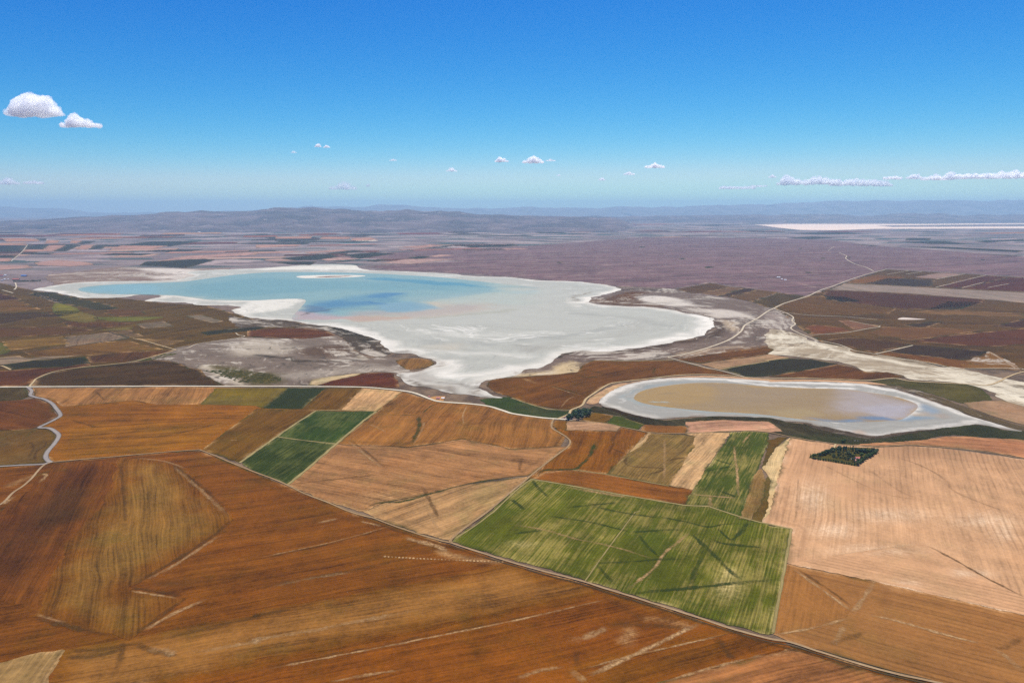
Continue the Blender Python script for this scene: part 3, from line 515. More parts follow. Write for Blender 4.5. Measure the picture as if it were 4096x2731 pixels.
# ------------------------------------------------------------------ salt lake and its brine
painted('salt_lake_bed', 'salt', '', (190, 196, 197),
  [('line', (168, 174, 176), .6, 26, 'A3 0,1290 300,1260 700,1210 1050,1130'), ('line', (216, 220, 219), .7, 30, 'A3 100,1220 500,1190 900,1150'), ('line', (172, 177, 178), .55, 30, 'A3 500,1040 800,1060 1150,1090 1400,1150'), ('line', (220, 223, 222), .6, 34, 'A2 1500,1200 1900,1240 2300,1250'), ('line', (170, 176, 178), .55, 26, 'A2 1400,1290 1800,1310 2200,1330'), ('line', (222, 224, 223), .7, 24, 'A2 1500,1380 1800,1400 2200,1420 A3 100,1430'), ('line', (172, 176, 176), .5, 24, 'A2 1600,1430 1900,1450 2200,1480'), ('line', (214, 216, 214), .7, 26, 'A3 300,870 500,900 600,980'), ('line', (174, 180, 182), .5, 36, 'A2 1900,1120 2300,1100 A3 200,1080'),
   ('line', (244, 244, 243), .95, 40, 'A3 640,945 760,890 900,850 980,825'), ('line', (247, 247, 246), 1, 45, 'A3 1690,1060 1790,1110 1790,1180 1700,1230 1400,1305'), ('line', (240, 240, 240), .9, 25, 'A3 1400,1310 1000,1370 750,1385'),
   ('line', (238, 238, 236), .9, 45, 'A2 1000,1235 1150,1320 1250,1395 1400,1380'), ('poly', (240, 240, 240), .9, 40, 'A2 600,1140 900,1170 1100,1240 1250,1360 1150,1340 900,1220'), ('line', (238, 237, 235), .8, 30, 'B2 1750,100 1800,150 1760,200 1850,230 2100,215 2351,165'),
   ('line', (235, 235, 233), .8, 26, 'B3 0,185 200,160 380,100 440,50'), ('poly', (168, 166, 164), .75, 60, 'B2 1400,300 1700,350 2000,400 2200,430 1900,360 1800,280 2050,330 2060,290 1850,320 1500,250'), ('poly', (238, 238, 236), .9, 60, 'A2 0,640 300,612 900,605 1100,645 800,640 300,640'),
   ('line', (238, 238, 238), .85, 36, 'A1 330,815 450,830 600,870'), ('poly', (235, 236, 234), .9, 30, 'A2 0,920 250,908 440,914 380,960 200,1010 0,1040 A1 2200,1040 2150,1010'), ('line', (232, 232, 230), .8, 40, 'A1 1350,925 1600,880 1900,925 2300,930'),
   ('poly', (178, 180, 178), .6, 60, 'A3 50,1340 400,1330 700,1290 1000,1220 1230,1080 1150,1190 800,1270 400,1370 150,1390'), ('line', (165, 168, 168), .7, 18, 'A3 40,1335 300,1345 160,1385'), ('poly', (206, 198, 186), .5, 60, 'A2 1600,1340 1800,1330 1900,1360 1700,1380'),
   ('line', (150, 146, 142), .7, 12, 'A3 560,930 600,880 720,850'), ('line', (130, 126, 122), .8, 20, 'A2 1240,1405 1400,1395'), ('line', (142, 138, 134), .9, 13, 'B2 1400,325 1700,378 2000,412 2250,428'), ('line', (150, 147, 144), .8, 12, 'B2 1560,290 1750,320 1950,352 2070,345'), ('line', (206, 205, 202), .8, 9, 'B2 1500,260 1700,290 1900,300 2080,280'), ('line', (128, 122, 116), .9, 9, 'B2 2060,300 2060,340 2100,385 2200,425'), ('line', (126, 120, 114), .8, 10, 'B2 1280,230 1350,290 1480,345'), ('poly', (190, 184, 180), .6, 40, 'B2 1450,140 1600,180 1700,260 1500,280 1400,240')], 3,
  rag=14, shore=[((240, 240, 239), 42, .85), ((150, 142, 136), 10, .7)], warp=22, poly_arr=SALT)
painted('lake_water', 'water', 'A1 720,815 900,787 1200,770 1600,757 1800,737 2100,695 2351,672 A2 300,662 900,670 1300,687 1700,712 2000,742 2351,778 A3 300,790 480,840 500,900 460,980 500,1040 700,1080 900,1120 700,1200 300,1200 0,1180 A2 2000,1150 1500,1140 1000,1125 500,1118 330,1092 400,1000 450,915 200,912 0,922 A1 2000,922 1800,902 1600,878 1300,870 1000,864 800,852', (190, 196, 197),
  [('poly', (150, 184, 188), 1, 150, 'A1 600,820 900,770 1600,740 2351,650 A2 900,650 1700,690 2100,745 2330,800 2200,860 2000,890 1700,930 1500,1020 1100,1080 700,1090 300,1110 300,940 A1 2200,940 1500,890 900,880'), ('poly', (132, 174, 184), .75, 110, 'A1 1700,800 2351,720 A2 400,740 1400,760 2000,790 1700,830 800,830 0,880 A1 1900,880'), ('poly', (150, 192, 206), .7, 60, 'A1 760,820 1200,780 1500,800 1500,850 1000,858'), ('poly', (100, 158, 184), .8, 50, 'A2 1100,715 1600,740 2000,775 2150,800 1700,780 1200,745'),
   ('poly', (112, 158, 184), .7, 80, 'A2 480,960 800,900 1100,860 1350,860 1250,940 900,990 600,1020 420,1010'), ('poly', (86, 136, 184), .6, 45, 'A2 1080,885 1180,858 1330,862 1210,892'), ('line', (84, 130, 182), .7, 26, 'A2 1180,960 1120,950 1000,940'), ('poly', (90, 138, 180), .6, 55, 'A2 600,955 800,930 1000,945 1150,950 1120,975 850,968 650,985'), ('line', (130, 160, 170), .6, 26, 'A2 700,1000 1000,1010 1300,1000'), ('poly', (96, 116, 150), .6, 45, 'A2 390,990 520,965 640,1000 560,1025 430,1015'),
   ('poly', (190, 178, 170), .75, 80, 'A2 1000,1030 1500,1000 1700,940 2000,950 2200,980 1900,1040 1500,1085 1100,1070 700,1080'), ('poly', (200, 170, 152), .75, 34, 'A2 700,1085 1000,1065 1250,1085 1400,1070 1300,1105 900,1105'), ('poly', (196, 172, 176), .8, 40, 'A2 320,1090 420,1020 700,1060 900,1090 500,1108'),
   ('poly', (178, 194, 192), .6, 130, 'A2 1500,900 2000,860 2351,830 A3 180,820 150,930 0,960 A2 2000,960 1600,950'), ('poly', (140, 176, 196), .8, 40, 'A2 1150,970 1400,930 1600,970 1500,1020 1200,1020'), ('line', (150, 176, 186), .7, 40, 'A2 2230,800 2351,795 A3 150,806'), ('line', (168, 196, 206), .5, 60, 'A3 0,850 200,840'), ('line', (90, 92, 84), .7, 10, 'A2 400,1060 600,1010 760,990'),
   ('line', (205, 196, 180), .8, 12, 'A2 1630,975 1680,940 1760,960'), ('line', (176, 180, 172), .6, 30, 'A2 1500,1090 1800,1060 2351,1010')], 4, warp=35, cell=260)
painted('island', 'salt', 'A2 370,705 450,696 700,690 950,692 1000,700 850,712 600,719 430,718', (236, 236, 234), [('poly', (128, 100, 92), 1, 10, 'A2 540,709 700,700 870,699 800,706 650,712')], 5, warp=8)
painted('pond_bed', 'salt', '', (170, 172, 172),
  [('line', (232, 231, 229), .95, 12, 'B3 830,480 880,410 1050,335 1300,280 1700,262 2351,290 B4 400,305 800,320 1100,365 1400,445 1800,590 2200,710'), ('line', (236, 236, 236), .9, 7, 'B4 1180,425 1280,460 1370,490 1385,520 1330,555 1340,590 1230,635'), ('line', (240, 240, 240), .9, 6, 'B3 2000,280 2351,325 B4 400,345 800,355'),
   ('line', (152, 168, 178), .7, 6, 'B3 1000,440 1150,370 1400,310 1700,285'), ('line', (160, 178, 184), .6, 7, 'B3 1050,440 1100,470 1250,510 1500,540 1900,575 2351,605 B4 250,640'), ('poly', (112, 152, 188), .65, 12, 'B4 1200,635 1350,610 1480,612 1400,640 1250,650'), ('poly', (140, 164, 192), .7, 14, 'B4 1440,500 1560,560 1480,600 1400,560'),
   ('poly', (186, 172, 158), .8, 12, 'B4 1350,585 1450,565 1500,590 1400,605'), ('poly', (180, 166, 158), .7, 12, 'B4 1530,595 1650,600 1640,630 1540,610'), ('line', (226, 225, 224), .8, 10, 'B4 600,730 800,750 1000,775 1300,735 1700,690 1900,660'), ('line', (212, 210, 206), .7, 12, 'B3 880,500 1100,570 1300,610'),
   ('poly', (204, 172, 150), .6, 12, 'B4 780,740 900,745 880,775 800,765')], 3, rag=5, shore=[((150, 138, 128), 8, .7)], warp=7, poly_arr=POND)
painted('pond_water', 'water', 'B3 1120,440 1150,400 1250,360 1450,325 1700,303 2000,307 2351,337 B4 400,352 700,362 950,392 1180,432 1340,485 1375,520 1335,570 1230,635 1100,650 900,660 600,660 250,628 0,597 B3 2100,577 1800,562 1450,527 1250,497 1150,467', (176, 150, 112),
  [('poly', (166, 142, 98), 1, 12, 'B3 1120,440 1150,400 1250,360 1450,325 1700,303 2000,307 2351,337 B4 400,352 700,362 950,392 1180,432 1340,485 1375,520 1335,570 1230,635 1100,650 900,660 600,660 250,628 0,597 B3 2100,577 1800,562 1450,527 1250,497 1150,467'), ('poly', (178, 148, 88), .8, 30, 'B3 1130,440 1300,350 1700,310 1900,400 1700,500 1400,510 1200,480'), ('poly', (166, 144, 108), .6, 30, 'B3 1900,320 2351,360 B4 300,400 0,500 B3 2000,480'), ('poly', (180, 160, 112), .6, 20, 'B4 0,560 300,540 500,590 250,620'), ('poly', (182, 172, 170), .85, 45, 'B4 700,370 950,395 1300,480 1370,520 1230,630 900,600 600,560 650,450'),
   ('poly', (186, 184, 196), .6, 20, 'B4 900,520 1300,500 1250,600 950,590'), ('poly', (96, 142, 186), .7, 12, 'B4 330,635 600,650 800,640 900,655 800,670 500,662'), ('poly', (88, 136, 184), .7, 12, 'B4 850,618 1050,608 1160,630 1000,645 880,640'), ('line', (172, 200, 208), .7, 6, 'B3 1300,480 1400,490'), ('line', (140, 124, 96), .6, 7, 'B3 1350,400 1500,395')], 4, warp=10)
painted('far_salt_lake', 'salt', 'A3 2220,230 A4 200,221 1500,221 2351,214 3400,206 3400,217 2351,222 1000,236 1150,249 2351,244 3400,236 3400,262 2351,262 1000,266 600,279 300,276 100,256 A3 2300,236', (234, 228, 236), [], 3, smooth=False, rag=0, warp=60, cell=160)
for s in ('A4 1190,1094 1230,1080 1300,1083 1380,1090 1450,1096 1330,1100 1220,1099', 'A2 0,225 120,225 100,238 0,240', 'A2 220,228 330,226 420,234 300,240', 'A2 900,372 1050,366 1120,374 1000,380'):
    painted('chalk_outcrop', 'mudw', s, (226, 216, 214), [], 3, rag=0)
painted('eroded_slope', 'mud', 'A4 1870,1480 1930,1430 2030,1395 2100,1430 2160,1480 2260,1530 2300,1568 B4 2300,175 1880,170 1850,120', (136, 104, 76), [], 3, rag=22)
# ------------------------------------------------------------------ fields
F_ = field
# foreground, below the long track
F_((136, 81, 34), 'soil', 'B1 -900,1120 0,1075 400,1055 480,1035 800,1005 1150,975 1500,942 1800,922 1850,928 2150,1052 2351,1132 B2 290,1250 650,1402 1000,1535 C2 1080,65 1250,130 1700,272 1950,345 2351,475 C3 300,555 650,645 1100,785 1700,975 2351,1170 C4 500,1300 860,1410 1200,1500 1700,1610 2600,1900 C3 2000,2600 C1 1200,2600 -900,2500', 'C2 0,600 1500,330', level=1)
F_((146, 104, 59), 'fine', 'B1 1100,990 1300,1000 1500,1030 1650,1080 1780,1190 1900,1330 2000,1410 2130,1530 C1 2150,60 1900,250 1700,400 1500,520 1200,690 1180,720 1700,800 1580,890 1350,1030 1180,1160 1120,1140 780,1080 560,1010 320,950 340,900 480,620 640,250 760,140 860,20 B1 950,1400 1050,1200 1080,1060', 'C1 1180,0 1130,1130', level=3, rag=6, blend=((130, 82, 37), 34))
F_((102, 66, 29), 'soil', 'B1 480,1050 1000,1010 1080,1060 1050,1200 950,1400 870,1560 C1 760,140 640,250 480,620 340,900 0,820 -500,700 B1 -300,1568 0,1490 300,1250', 'C1 160,500 450,20', level=2, rag=8, blend=((128, 78, 34), 40))
F_((172, 132, 86), 'soil', 'C1 -500,1480 0,1380 250,1310 580,1260 610,1270 540,1340 440,1568 300,2000 -600,2100', 'C1 300,1568 420,1380', level=3)
F_((163, 108, 58), 'soil', 'C1 600,1260 1180,1160 1700,1060 2351,940 C2 0,925 900,750 1500,640 2250,475 2351,480 C3 0,480 300,590 650,670 780,740 0,890 C2 2351,915 1800,1010 1000,1180 0,1360 C1 2351,1385 1800,1500 1500,1568 1300,1800 300,2000 440,1568 540,1340', 'C2 0,1150 1500,900', level=2, rag=5, blend=((138, 86, 42), 22))
F_((146, 82, 31), 'soil', 'C1 1500,1568 1800,1500 2351,1385 C2 0,1360 1000,1180 1800,1010 2351,915 C3 0,890 780,740 960,790 1750,990 2050,1100 1100,1330 600,1450 700,1568 800,2000 C1 900,2100 1300,1800', 'C2 0,1460 2351,1000', level=3, rag=3, blend=((148, 88, 38), 10))
F_((140, 84, 38), 'fine', 'C3 2050,1105 1100,1335 620,1455 700,1568 800,2000 1200,2000 1300,1568 2351,1300 C4 0,1300 230,1245 150,1190', 'C3 1200,1400 2200,1150', level=3, rag=3, blend=((140, 80, 32), 10))
F_((174, 110, 68), 'fine', 'C3 1310,1568 2351,1305 C4 0,1305 230,1250 400,1315 1300,1568 2000,1800 C3 1200,2100', 'C3 1500,1568 2351,1370', level=4)
# green fields
F_((92, 100, 42), 'green', 'B3 180,1185 400,1215 700,1275 1100,1345 1580,1425 1800,1430 2100,1530 C3 2090,60 2351,110 C4 0,120 215,155 160,470 130,640 80,900 45,1105 C3 2351,1125 2000,1035 1400,845 1000,725 650,615 300,515 0,435 C2 2351,435 1950,318 1805,268 1830,230 1990,130 2150,0 B3 0,1305 100,1225', 'C3 1300,700 1530,290', level=3)
F_((78, 92, 36), 'green', 'B3 2010,755 2150,745 2351,760 B4 0,770 10,800 B3 2351,860 2290,1000 2260,1100 2200,1200 2160,1350 2100,1530 1800,1430 1580,1425 1660,1290 1700,1220 1850,1000 2000,790', 'B3 1800,1400 2150,800', level=3)
F_((62, 84, 32), 'green2', 'B2 545,562 1103,567 740,858 450,828 200,797', 'B2 300,800 600,570', level=3)
F_((54, 78, 29), 'green2', 'B2 195,803 450,834 738,862 290,1233 0,1118 B1 2212,1040 2351,937', 'B2 100,1100 500,830', level=3)
F_((48, 76, 26), 'deep', 'B2 300,347 640,347 420,544 50,534', 'B2 400,540 640,350', level=3)
F_((52, 66, 38), 'deep', 'B3 1930,180 2351,100 B4 0,95 180,75 400,85 640,125 300,190 0,240 B3 2351,240 2150,245', 'B3 2000,220 B4 500,95', level=3)
F_((38, 62, 44), 'deep', 'B1 30,140 300,97 780,62 830,120 600,150 250,165 100,180', None, level=3)
# middle
F_((160, 106, 66), 'soil', 'B2 1105,570 1350,385 1600,460 1700,480 1950,497 2130,520 2351,590 B3 0,592 300,630 380,640 365,700 430,760 490,800 450,885 0,910 B2 2200,875 1900,815 1400,890 850,868 740,860', 'B2 1800,700 1950,520', level=3)
F_((178, 124, 86), 'fine', 'B2 740,865 850,870 1400,893 1900,818 2200,878 B3 0,912 450,888 510,885 300,1045 160,1150 0,1165 B2 2150,1190 1900,1238 1600,1318 1150,1405 985,1490 650,1390 290,1238', 'B2 1200,950 2300,1130', level=3)
F_((188, 140, 98), 'fine', 'B2 985,1492 1150,1410 1600,1322 1900,1242 2351,1182 B3 150,1160 0,1290 C2 2120,0 1780,258 1500,195 1080,45', 'B2 1500,1500 2300,1225', level=3)
F_((152, 92, 52), 'soil', 'B3 190,1180 280,1130 450,1105 560,1100 860,1140 1170,1200 1450,1250 1660,1285 1580,1423 1100,1343 700,1273 400,1213', 'B3 300,1150 1600,1350', level=3)
F_((216, 168, 124), 'fine', 'B3 1570,770 1830,757 2008,757 1900,920 1800,1060 1700,1230 1658,1283 1440,1245 1560,1070 1620,960 1680,890 1660,850 1680,795', 'B3 1950,780 1550,1240', level=4)
F_((152, 118, 74), 'fine', 'B3 1250,762 1560,777 1680,797 1660,850 1680,890 1620,960 1560,1070 1440,1243 1170,1195 865,1140 1050,960 1150,860', 'B3 1600,800 1200,1180', level=3)
F_((208, 164, 120), 'fine', 'B3 1245,757 1275,760 1215,850 1180,890 1060,955 1100,915 1200,800', 'B3 1250,760 1060,950', level=4)
F_((146, 90, 44), 'soil', 'B3 370,690 500,737 960,747 1000,712 1248,760 1050,960 865,1140 560,1098 450,1100 280,1130 190,1178 110,1212 250,1100 430,950 515,890 540,840 500,795 430,752', 'B3 600,1000 700,780', level=3)
F_((198, 150, 120), 'fine', 'B3 505,652 700,657 900,682 998,707 960,744 500,735', 'B3 500,740 960,700', level=4)
F_((134, 90, 50), 'fine', 'B3 388,645 503,652 498,733 430,725 372,700', 'B3 440,650 430,720', level=3)
F_((124, 90, 46), 'soil', 'B3 630,640 750,572 930,602 868,670 700,656', 'B3 700,650 850,590', level=3)
F_((82, 92, 50), 'soil', 'B3 870,672 932,602 1000,612 1210,682 1150,733 1000,702', 'B3 900,660 1180,720', level=3)
F_((152, 98, 62), 'fine', 'B3 1172,736 1212,687 1590,700 1610,720 1590,763 1400,763 1250,753', 'B3 1200,720 1600,740', level=3)
F_((206, 148, 124), 'fine', 'B3 1592,662 1900,642 2351,657 B4 60,690 130,745 0,755 B3 2250,742 1950,746 1600,762 1612,705', 'B3 1700,750 2300,690', level=3)
F_((160, 120, 76), 'fine', 'B3 2260,1100 2290,1090 2330,1200 2318,1350 2230,1500 2180,1568 C3 2190,78 2092,58 B3 2100,1530 2160,1350 2200,1200', 'B3 2150,1500 2280,1120', level=4)
F_((226, 188, 140), 'soil', 'B4 203,800 60,912 0,1010 B3 2330,1050 2290,1080 2351,1150 B4 20,1200 0,1440 C3 2295,90 B4 10,1500 60,1300 100,1130 180,870', 'B4 20,1400 180,850', level=4)
F_((110, 84, 50), 'mead', 'B3 2290,1090 2351,870 B4 0,830 100,800 180,800 60,905 0,1000 B3 2330,1060', None, level=3)
F_((120, 92, 56), 'mead', 'B3 2330,1190 2351,1150 B4 20,1190 0,1440 C3 2290,92 2195,78 B3 2230,1500 2320,1350', None, level=4)
# pink fields right
F_((217, 169, 130), 'stripe', 'B4 205,802 400,836 600,866 980,890 1150,884 1300,878 1600,899 2351,1004 3300,1150 C4 3300,1160 2351,945 1050,650 170,470 215,155 C3 2290,95 B4 0,1490 60,1300 100,1130 180,870', 'C4 1000,0 1010,300', level=2)
F_((212, 163, 124), 'stripe', 'C4 172,470 1420,287 1430,292 2351,785 2700,980 2351,943 1050,648', 'C4 300,450 2300,900', level=3, rag=4, blend=((214, 166, 127), 10))
F_((200, 132, 100), 'fine', 'B4 775,868 1050,848 1200,843 1450,822 1700,788 2351,828 3200,850 3200,1130 2351,990 2100,944 1800,904 1600,887 1300,866 1150,872 980,878', 'B4 1200,850 2300,960', level=3, rag=4, blend=((206, 144, 106), 12))
F_((174, 116, 70), 'stripe2', 'C4 170,477 1050,652 2351,947 3200,1150 3400,1900 2400,1800 1700,1590 1200,1475 860,1385 500,1275 200,1185 48,1115 80,900 130,640 150,480', 'C4 300,520 2351,1000', level=2)
F_((178, 116, 66), 'stripe2', 'C4 180,485 350,612 620,802 768,902 748,950 400,1058 62,1115 82,900 132,640', 'C4 400,700 350,1000', level=3, rag=3, blend=((176, 116, 68), 8))
# left, between the two tracks
F_((158, 100, 50), 'soil', 'B1 300,347 1000,347 2351,347 B2 975,347 1350,385 1105,568 545,558 190,797 0,922 B1 2200,1032 1850,918 1800,913 1150,966 480,1026 440,985 440,940 540,790 510,745 430,715 380,705 420,685 555,605 515,535 470,485 400,450 320,430', 'B1 600,650 2000,600', level=1)
F_((176, 120, 80), 'fine', 'B1 315,348 800,348 1250,348 2000,348 1830,498 1450,500 1400,490 1230,460 950,490 570,518 515,470 420,438 330,420', 'B1 700,480 850,350', level=2)
F_((156, 98, 51), 'soil', 'B1 575,522 900,502 2250,512 2340,525 2250,620 2000,650 1300,660 1000,690 650,700 500,690 450,685 580,610', 'B1 700,600 2000,590', level=2, rag=6, blend=((156, 98, 48), 18))
F_((154, 100, 46), 'soil', 'B1 500,705 1000,697 1500,662 2180,642 2000,800 1850,900 1800,912 1150,962 490,1020 455,990 460,940 555,790 525,745', 'B1 700,900 1900,830', level=2, rag=6, blend=((156, 98, 48), 14))
F_((128, 110, 54), 'mead', 'B1 1835,500 1980,350 2351,348 B2 298,348 48,533 B1 2351,512', 'B1 1950,480 2100,360', level=3)
F_((124, 90, 50), 'soil', 'B2 642,348 973,348 785,550 548,556 422,546', 'B2 550,550 800,360', level=3)
F_((216, 164, 120), 'fine', 'B2 977,348 1150,363 1348,384 1108,560 787,550', 'B2 900,540 1120,370', level=4)
F_((120, 86, 46), 'soil', 'B1 2252,620 2351,542 B2 50,540 420,549 543,558 188,795 0,918 B1 2198,1030 1855,916 2005,800', 'B2 0,800 400,560', level=3)
F_((88, 78, 46), 'mead', 'B1 -900,360 0,348 235,346 278,415 200,455 0,465 -900,480', None, level=2)
F_((120, 78, 44), 'soil', 'B1 -900,480 0,467 200,457 330,443 455,490 500,560 530,605 410,680 345,712 200,733 0,738 -900,750', None, level=2)
F_((118, 90, 60), 'mead', 'B1 -900,760 0,742 350,722 445,728 500,770 520,800 470,870 410,940 395,1000 430,1028 200,1048 0,1060 -900,1110', None, level=2)
# beyond the white road, left
F_((90, 74, 56), 'soil', 'B1 290,330 345,265 480,212 700,172 1150,124 1400,92 1550,100 1650,125 1740,165 1850,180 1900,250 2080,327 1200,330', 'B1 500,300 1700,200', level=3)
F_((112, 74, 54), 'soil', 'B1 -900,240 0,192 100,187 600,152 820,122 835,140 480,200 330,257 258,330 0,333 -900,336', None, level=2)
F_((158, 128, 112), 'fine', 'B1 -900,120 0,70 170,55 250,75 420,60 770,45 300,95 30,137 0,132 -900,180', None, level=3)
F_((108, 78, 48), 'soil', 'B1 832,120 795,62 1100,22 1620,2 1350,73 1150,116', None, level=3)
F_((112, 68, 44), 'soil', 'B2 485,322 520,302 650,290 980,217 1110,207 1250,212 1270,225 1260,240 1300,280 1318,344 1200,348 1000,333 700,330', 'B2 700,320 1200,230', level=4)
F_((214, 182, 146), 'fine', 'B2 480,323 512,270 750,235 978,212 900,242 700,282 560,327', 'B2 520,300 950,220', level=5)
F_((150, 106, 72), 'soil', 'B2 1290,95 1450,76 1580,90 1635,120 1600,150 1500,170 1400,180 1320,140', None, level=4, smooth=True)
F_((120, 76, 52), 'soil', 'A2 -80,1200 200,1175 450,1180 640,1200 730,1245 600,1260 450,1275 200,1265 -80,1255', 'A2 0,1230 600,1220', level=4)
F_((44, 58, 48), 'deep', 'A1 1840,1215 2351,1165 A2 100,1168 0,1190 A1 2351,1197 1900,1240', None, level=4)
for c, s in (((146, 116, 102), '600,1255 1000,1215 1170,1268 900,1310 600,1350'), ((150, 106, 62), '20,1300 580,1250 640,1320 200,1370 60,1380'), ((172, 144, 136), '290,865 350,862 450,890 560,930 610,955 480,935 380,895'), ((136, 98, 78), '-400,930 180,920 320,980 400,1010 0,1020 -400,1030'),
             ((134, 110, 98), '1250,1140 1500,1110 1600,1160 1320,1180'), ((140, 118, 106), '1700,1065 1850,1055 2060,1115 1950,1130'), ((96, 84, 66), '0,1040 350,1030 640,1060 300,1085 0,1150 -300,1120'), ((110, 70, 56), '0,860 120,880 200,915 0,920 -300,900'),
             ((124, 104, 82), '0,1440 190,1430 250,1465 0,1500 -300,1500'), ((130, 100, 82), '1000,1210 1190,1190 1320,1250 1180,1265'), ((86, 92, 78), '260,865 600,960 900,1010 1100,1000 1000,960 700,900 500,850 320,840'), ((128, 88, 72), '1000,1000 1300,1010 1350,1050 1100,1070 950,1040'), ((118, 82, 62), '550,1110 1250,1130 1000,1170 650,1170'),
             ((120, 84, 64), '-300,1180 600,1160 900,1200 500,1240 0,1260 -300,1270'), ((140, 104, 74), '1250,1270 1700,1290 1500,1350 1350,1300'), ((130, 92, 66), '200,1385 1000,1300 1190,1290 1500,1370 900,1420 300,1440')):
    F_(c, 'soil', 'A1 '+s, None, level=2, rag=4)
for c, s in (((134, 132, 56), 'A1 500,950 600,960 720,1000 700,1040 500,1040'), ((118, 122, 52), 'A1 850,1080 1000,1075 1500,1075 1200,1115 1000,1110'), ((146, 124, 60), 'A1 500,1030 700,1020 900,1080 800,1130 600,1100'), ((110, 110, 50), 'A1 -100,1310 0,1310 60,1340 90,1390 0,1420 -100,1420'), ((140, 118, 60), 'A1 930,1190 1200,1165 1180,1190 1000,1200'),
             ((92, 96, 62), 'B1 1120,60 1620,30 1400,90 1200,100'), ((78, 84, 52), 'B2 0,200 180,230 230,290 0,315 B1 2200,300 2000,220 1850,185 2200,185'), ((62, 82, 52), 'B2 2050,470 2150,440 2300,432 2351,440 B3 0,447 200,512 450,557 530,557 500,600 420,622 200,608 0,578 B2 2250,540'), ((90, 88, 54), 'B4 950,277 1200,267 1350,292 1850,317 2050,440 1950,465 1780,490 1500,400 1250,340 1050,310'),
             ((56, 62, 40), 'B3 720,530 800,520 950,560 1060,590 1200,625 1450,640 1900,607 2351,622 B4 150,655 350,690 650,760 750,790 400,800 200,785 0,758 0,665 B3 2351,660 1900,640 1590,680 1570,697 1210,680 1000,610 900,590 740,570'), ((62, 72, 44), 'B4 200,788 650,762 900,795 1050,795 1300,760 1700,705 1950,690 2200,740 2351,745 3200,800 3200,840 2351,823 1700,783 1450,818 1200,840 980,876 750,866 600,852')):
    F_(c, 'mead', s, None, level=2, rag=5, name='meadow', smooth=True)
painted('pond_shore', 'mud', 'B4 1000,310 1250,345 1500,410 1800,520 2100,630 2351,700 2700,760 2600,770 2351,742 2250,722 1900,612 1600,492 1300,382', (104, 94, 80), [], 4, rag=4)
painted('pond_shore', 'bare', 'B3 690,490 720,440 800,390 900,340 1000,310 1300,268 1600,242 1900,240 2351,268 B4 0,272 500,275 900,292 1100,322 900,312 500,290 0,292 B3 2351,284 1900,254 1600,254 1350,264 1150,294 1000,334 900,384 830,434 780,490', (196, 160, 130), [('line', (226, 196, 150), .8, 8, 'B3 700,470 800,400 950,330'), ('line', (120, 100, 80), .7, 5, 'B3 720,450 850,370 1100,300')], 4, rag=3)
painted('pond_shore', 'mud', 'B3 820,520 950,545 1060,580 1200,612 1320,636 1150,620 1000,585 880,545', (70, 64, 56), [], 5, rag=3)
painted('pond_shore', 'mud', 'B4 330,672 500,700 700,742 900,790 1050,790 1300,752 1600,722 1300,770 1050,810 800,800 600,760 420,715', (92, 84, 78), [], 5, rag=4)
F_((122, 82, 52), 'soil', 'B3 0,252 350,228 600,205 640,145 740,98 1000,102 1480,94 1800,170 2100,240 1750,222 1500,231 1250,261 950,294 860,320 700,425 655,500 540,543 450,550 200,505 0,435 B2 2200,390 2120,330 2130,290 2200,265 2351,252', 'B3 300,480 1500,160', level=3)
F_((116, 78, 50), 'soil', 'B4 0,245 300,192 640,132 780,160 900,200 1100,205 1200,235 1280,248 1150,256 900,273 500,263 300,253', None, level=3)
F_((192, 144, 114), 'fine', 'B3 1730,128 2351,38 B4 0,35 190,70 0,98 B3 2351,104 1910,180', 'B3 1800,130 2351,60', level=3)
F_((118, 80, 52), 'soil', 'B3 1490,90 1900,28 2351,-28 B4 0,-25 60,0 0,33 B3 2351,36 1730,124', 'B3 1600,90 2351,0', level=3)
F_((168, 134, 110), 'mead', 'B4 1800,482 2000,467 2150,462 2330,512 2700,600 2700,760 2351,690 2100,620 1850,530', None, level=3)
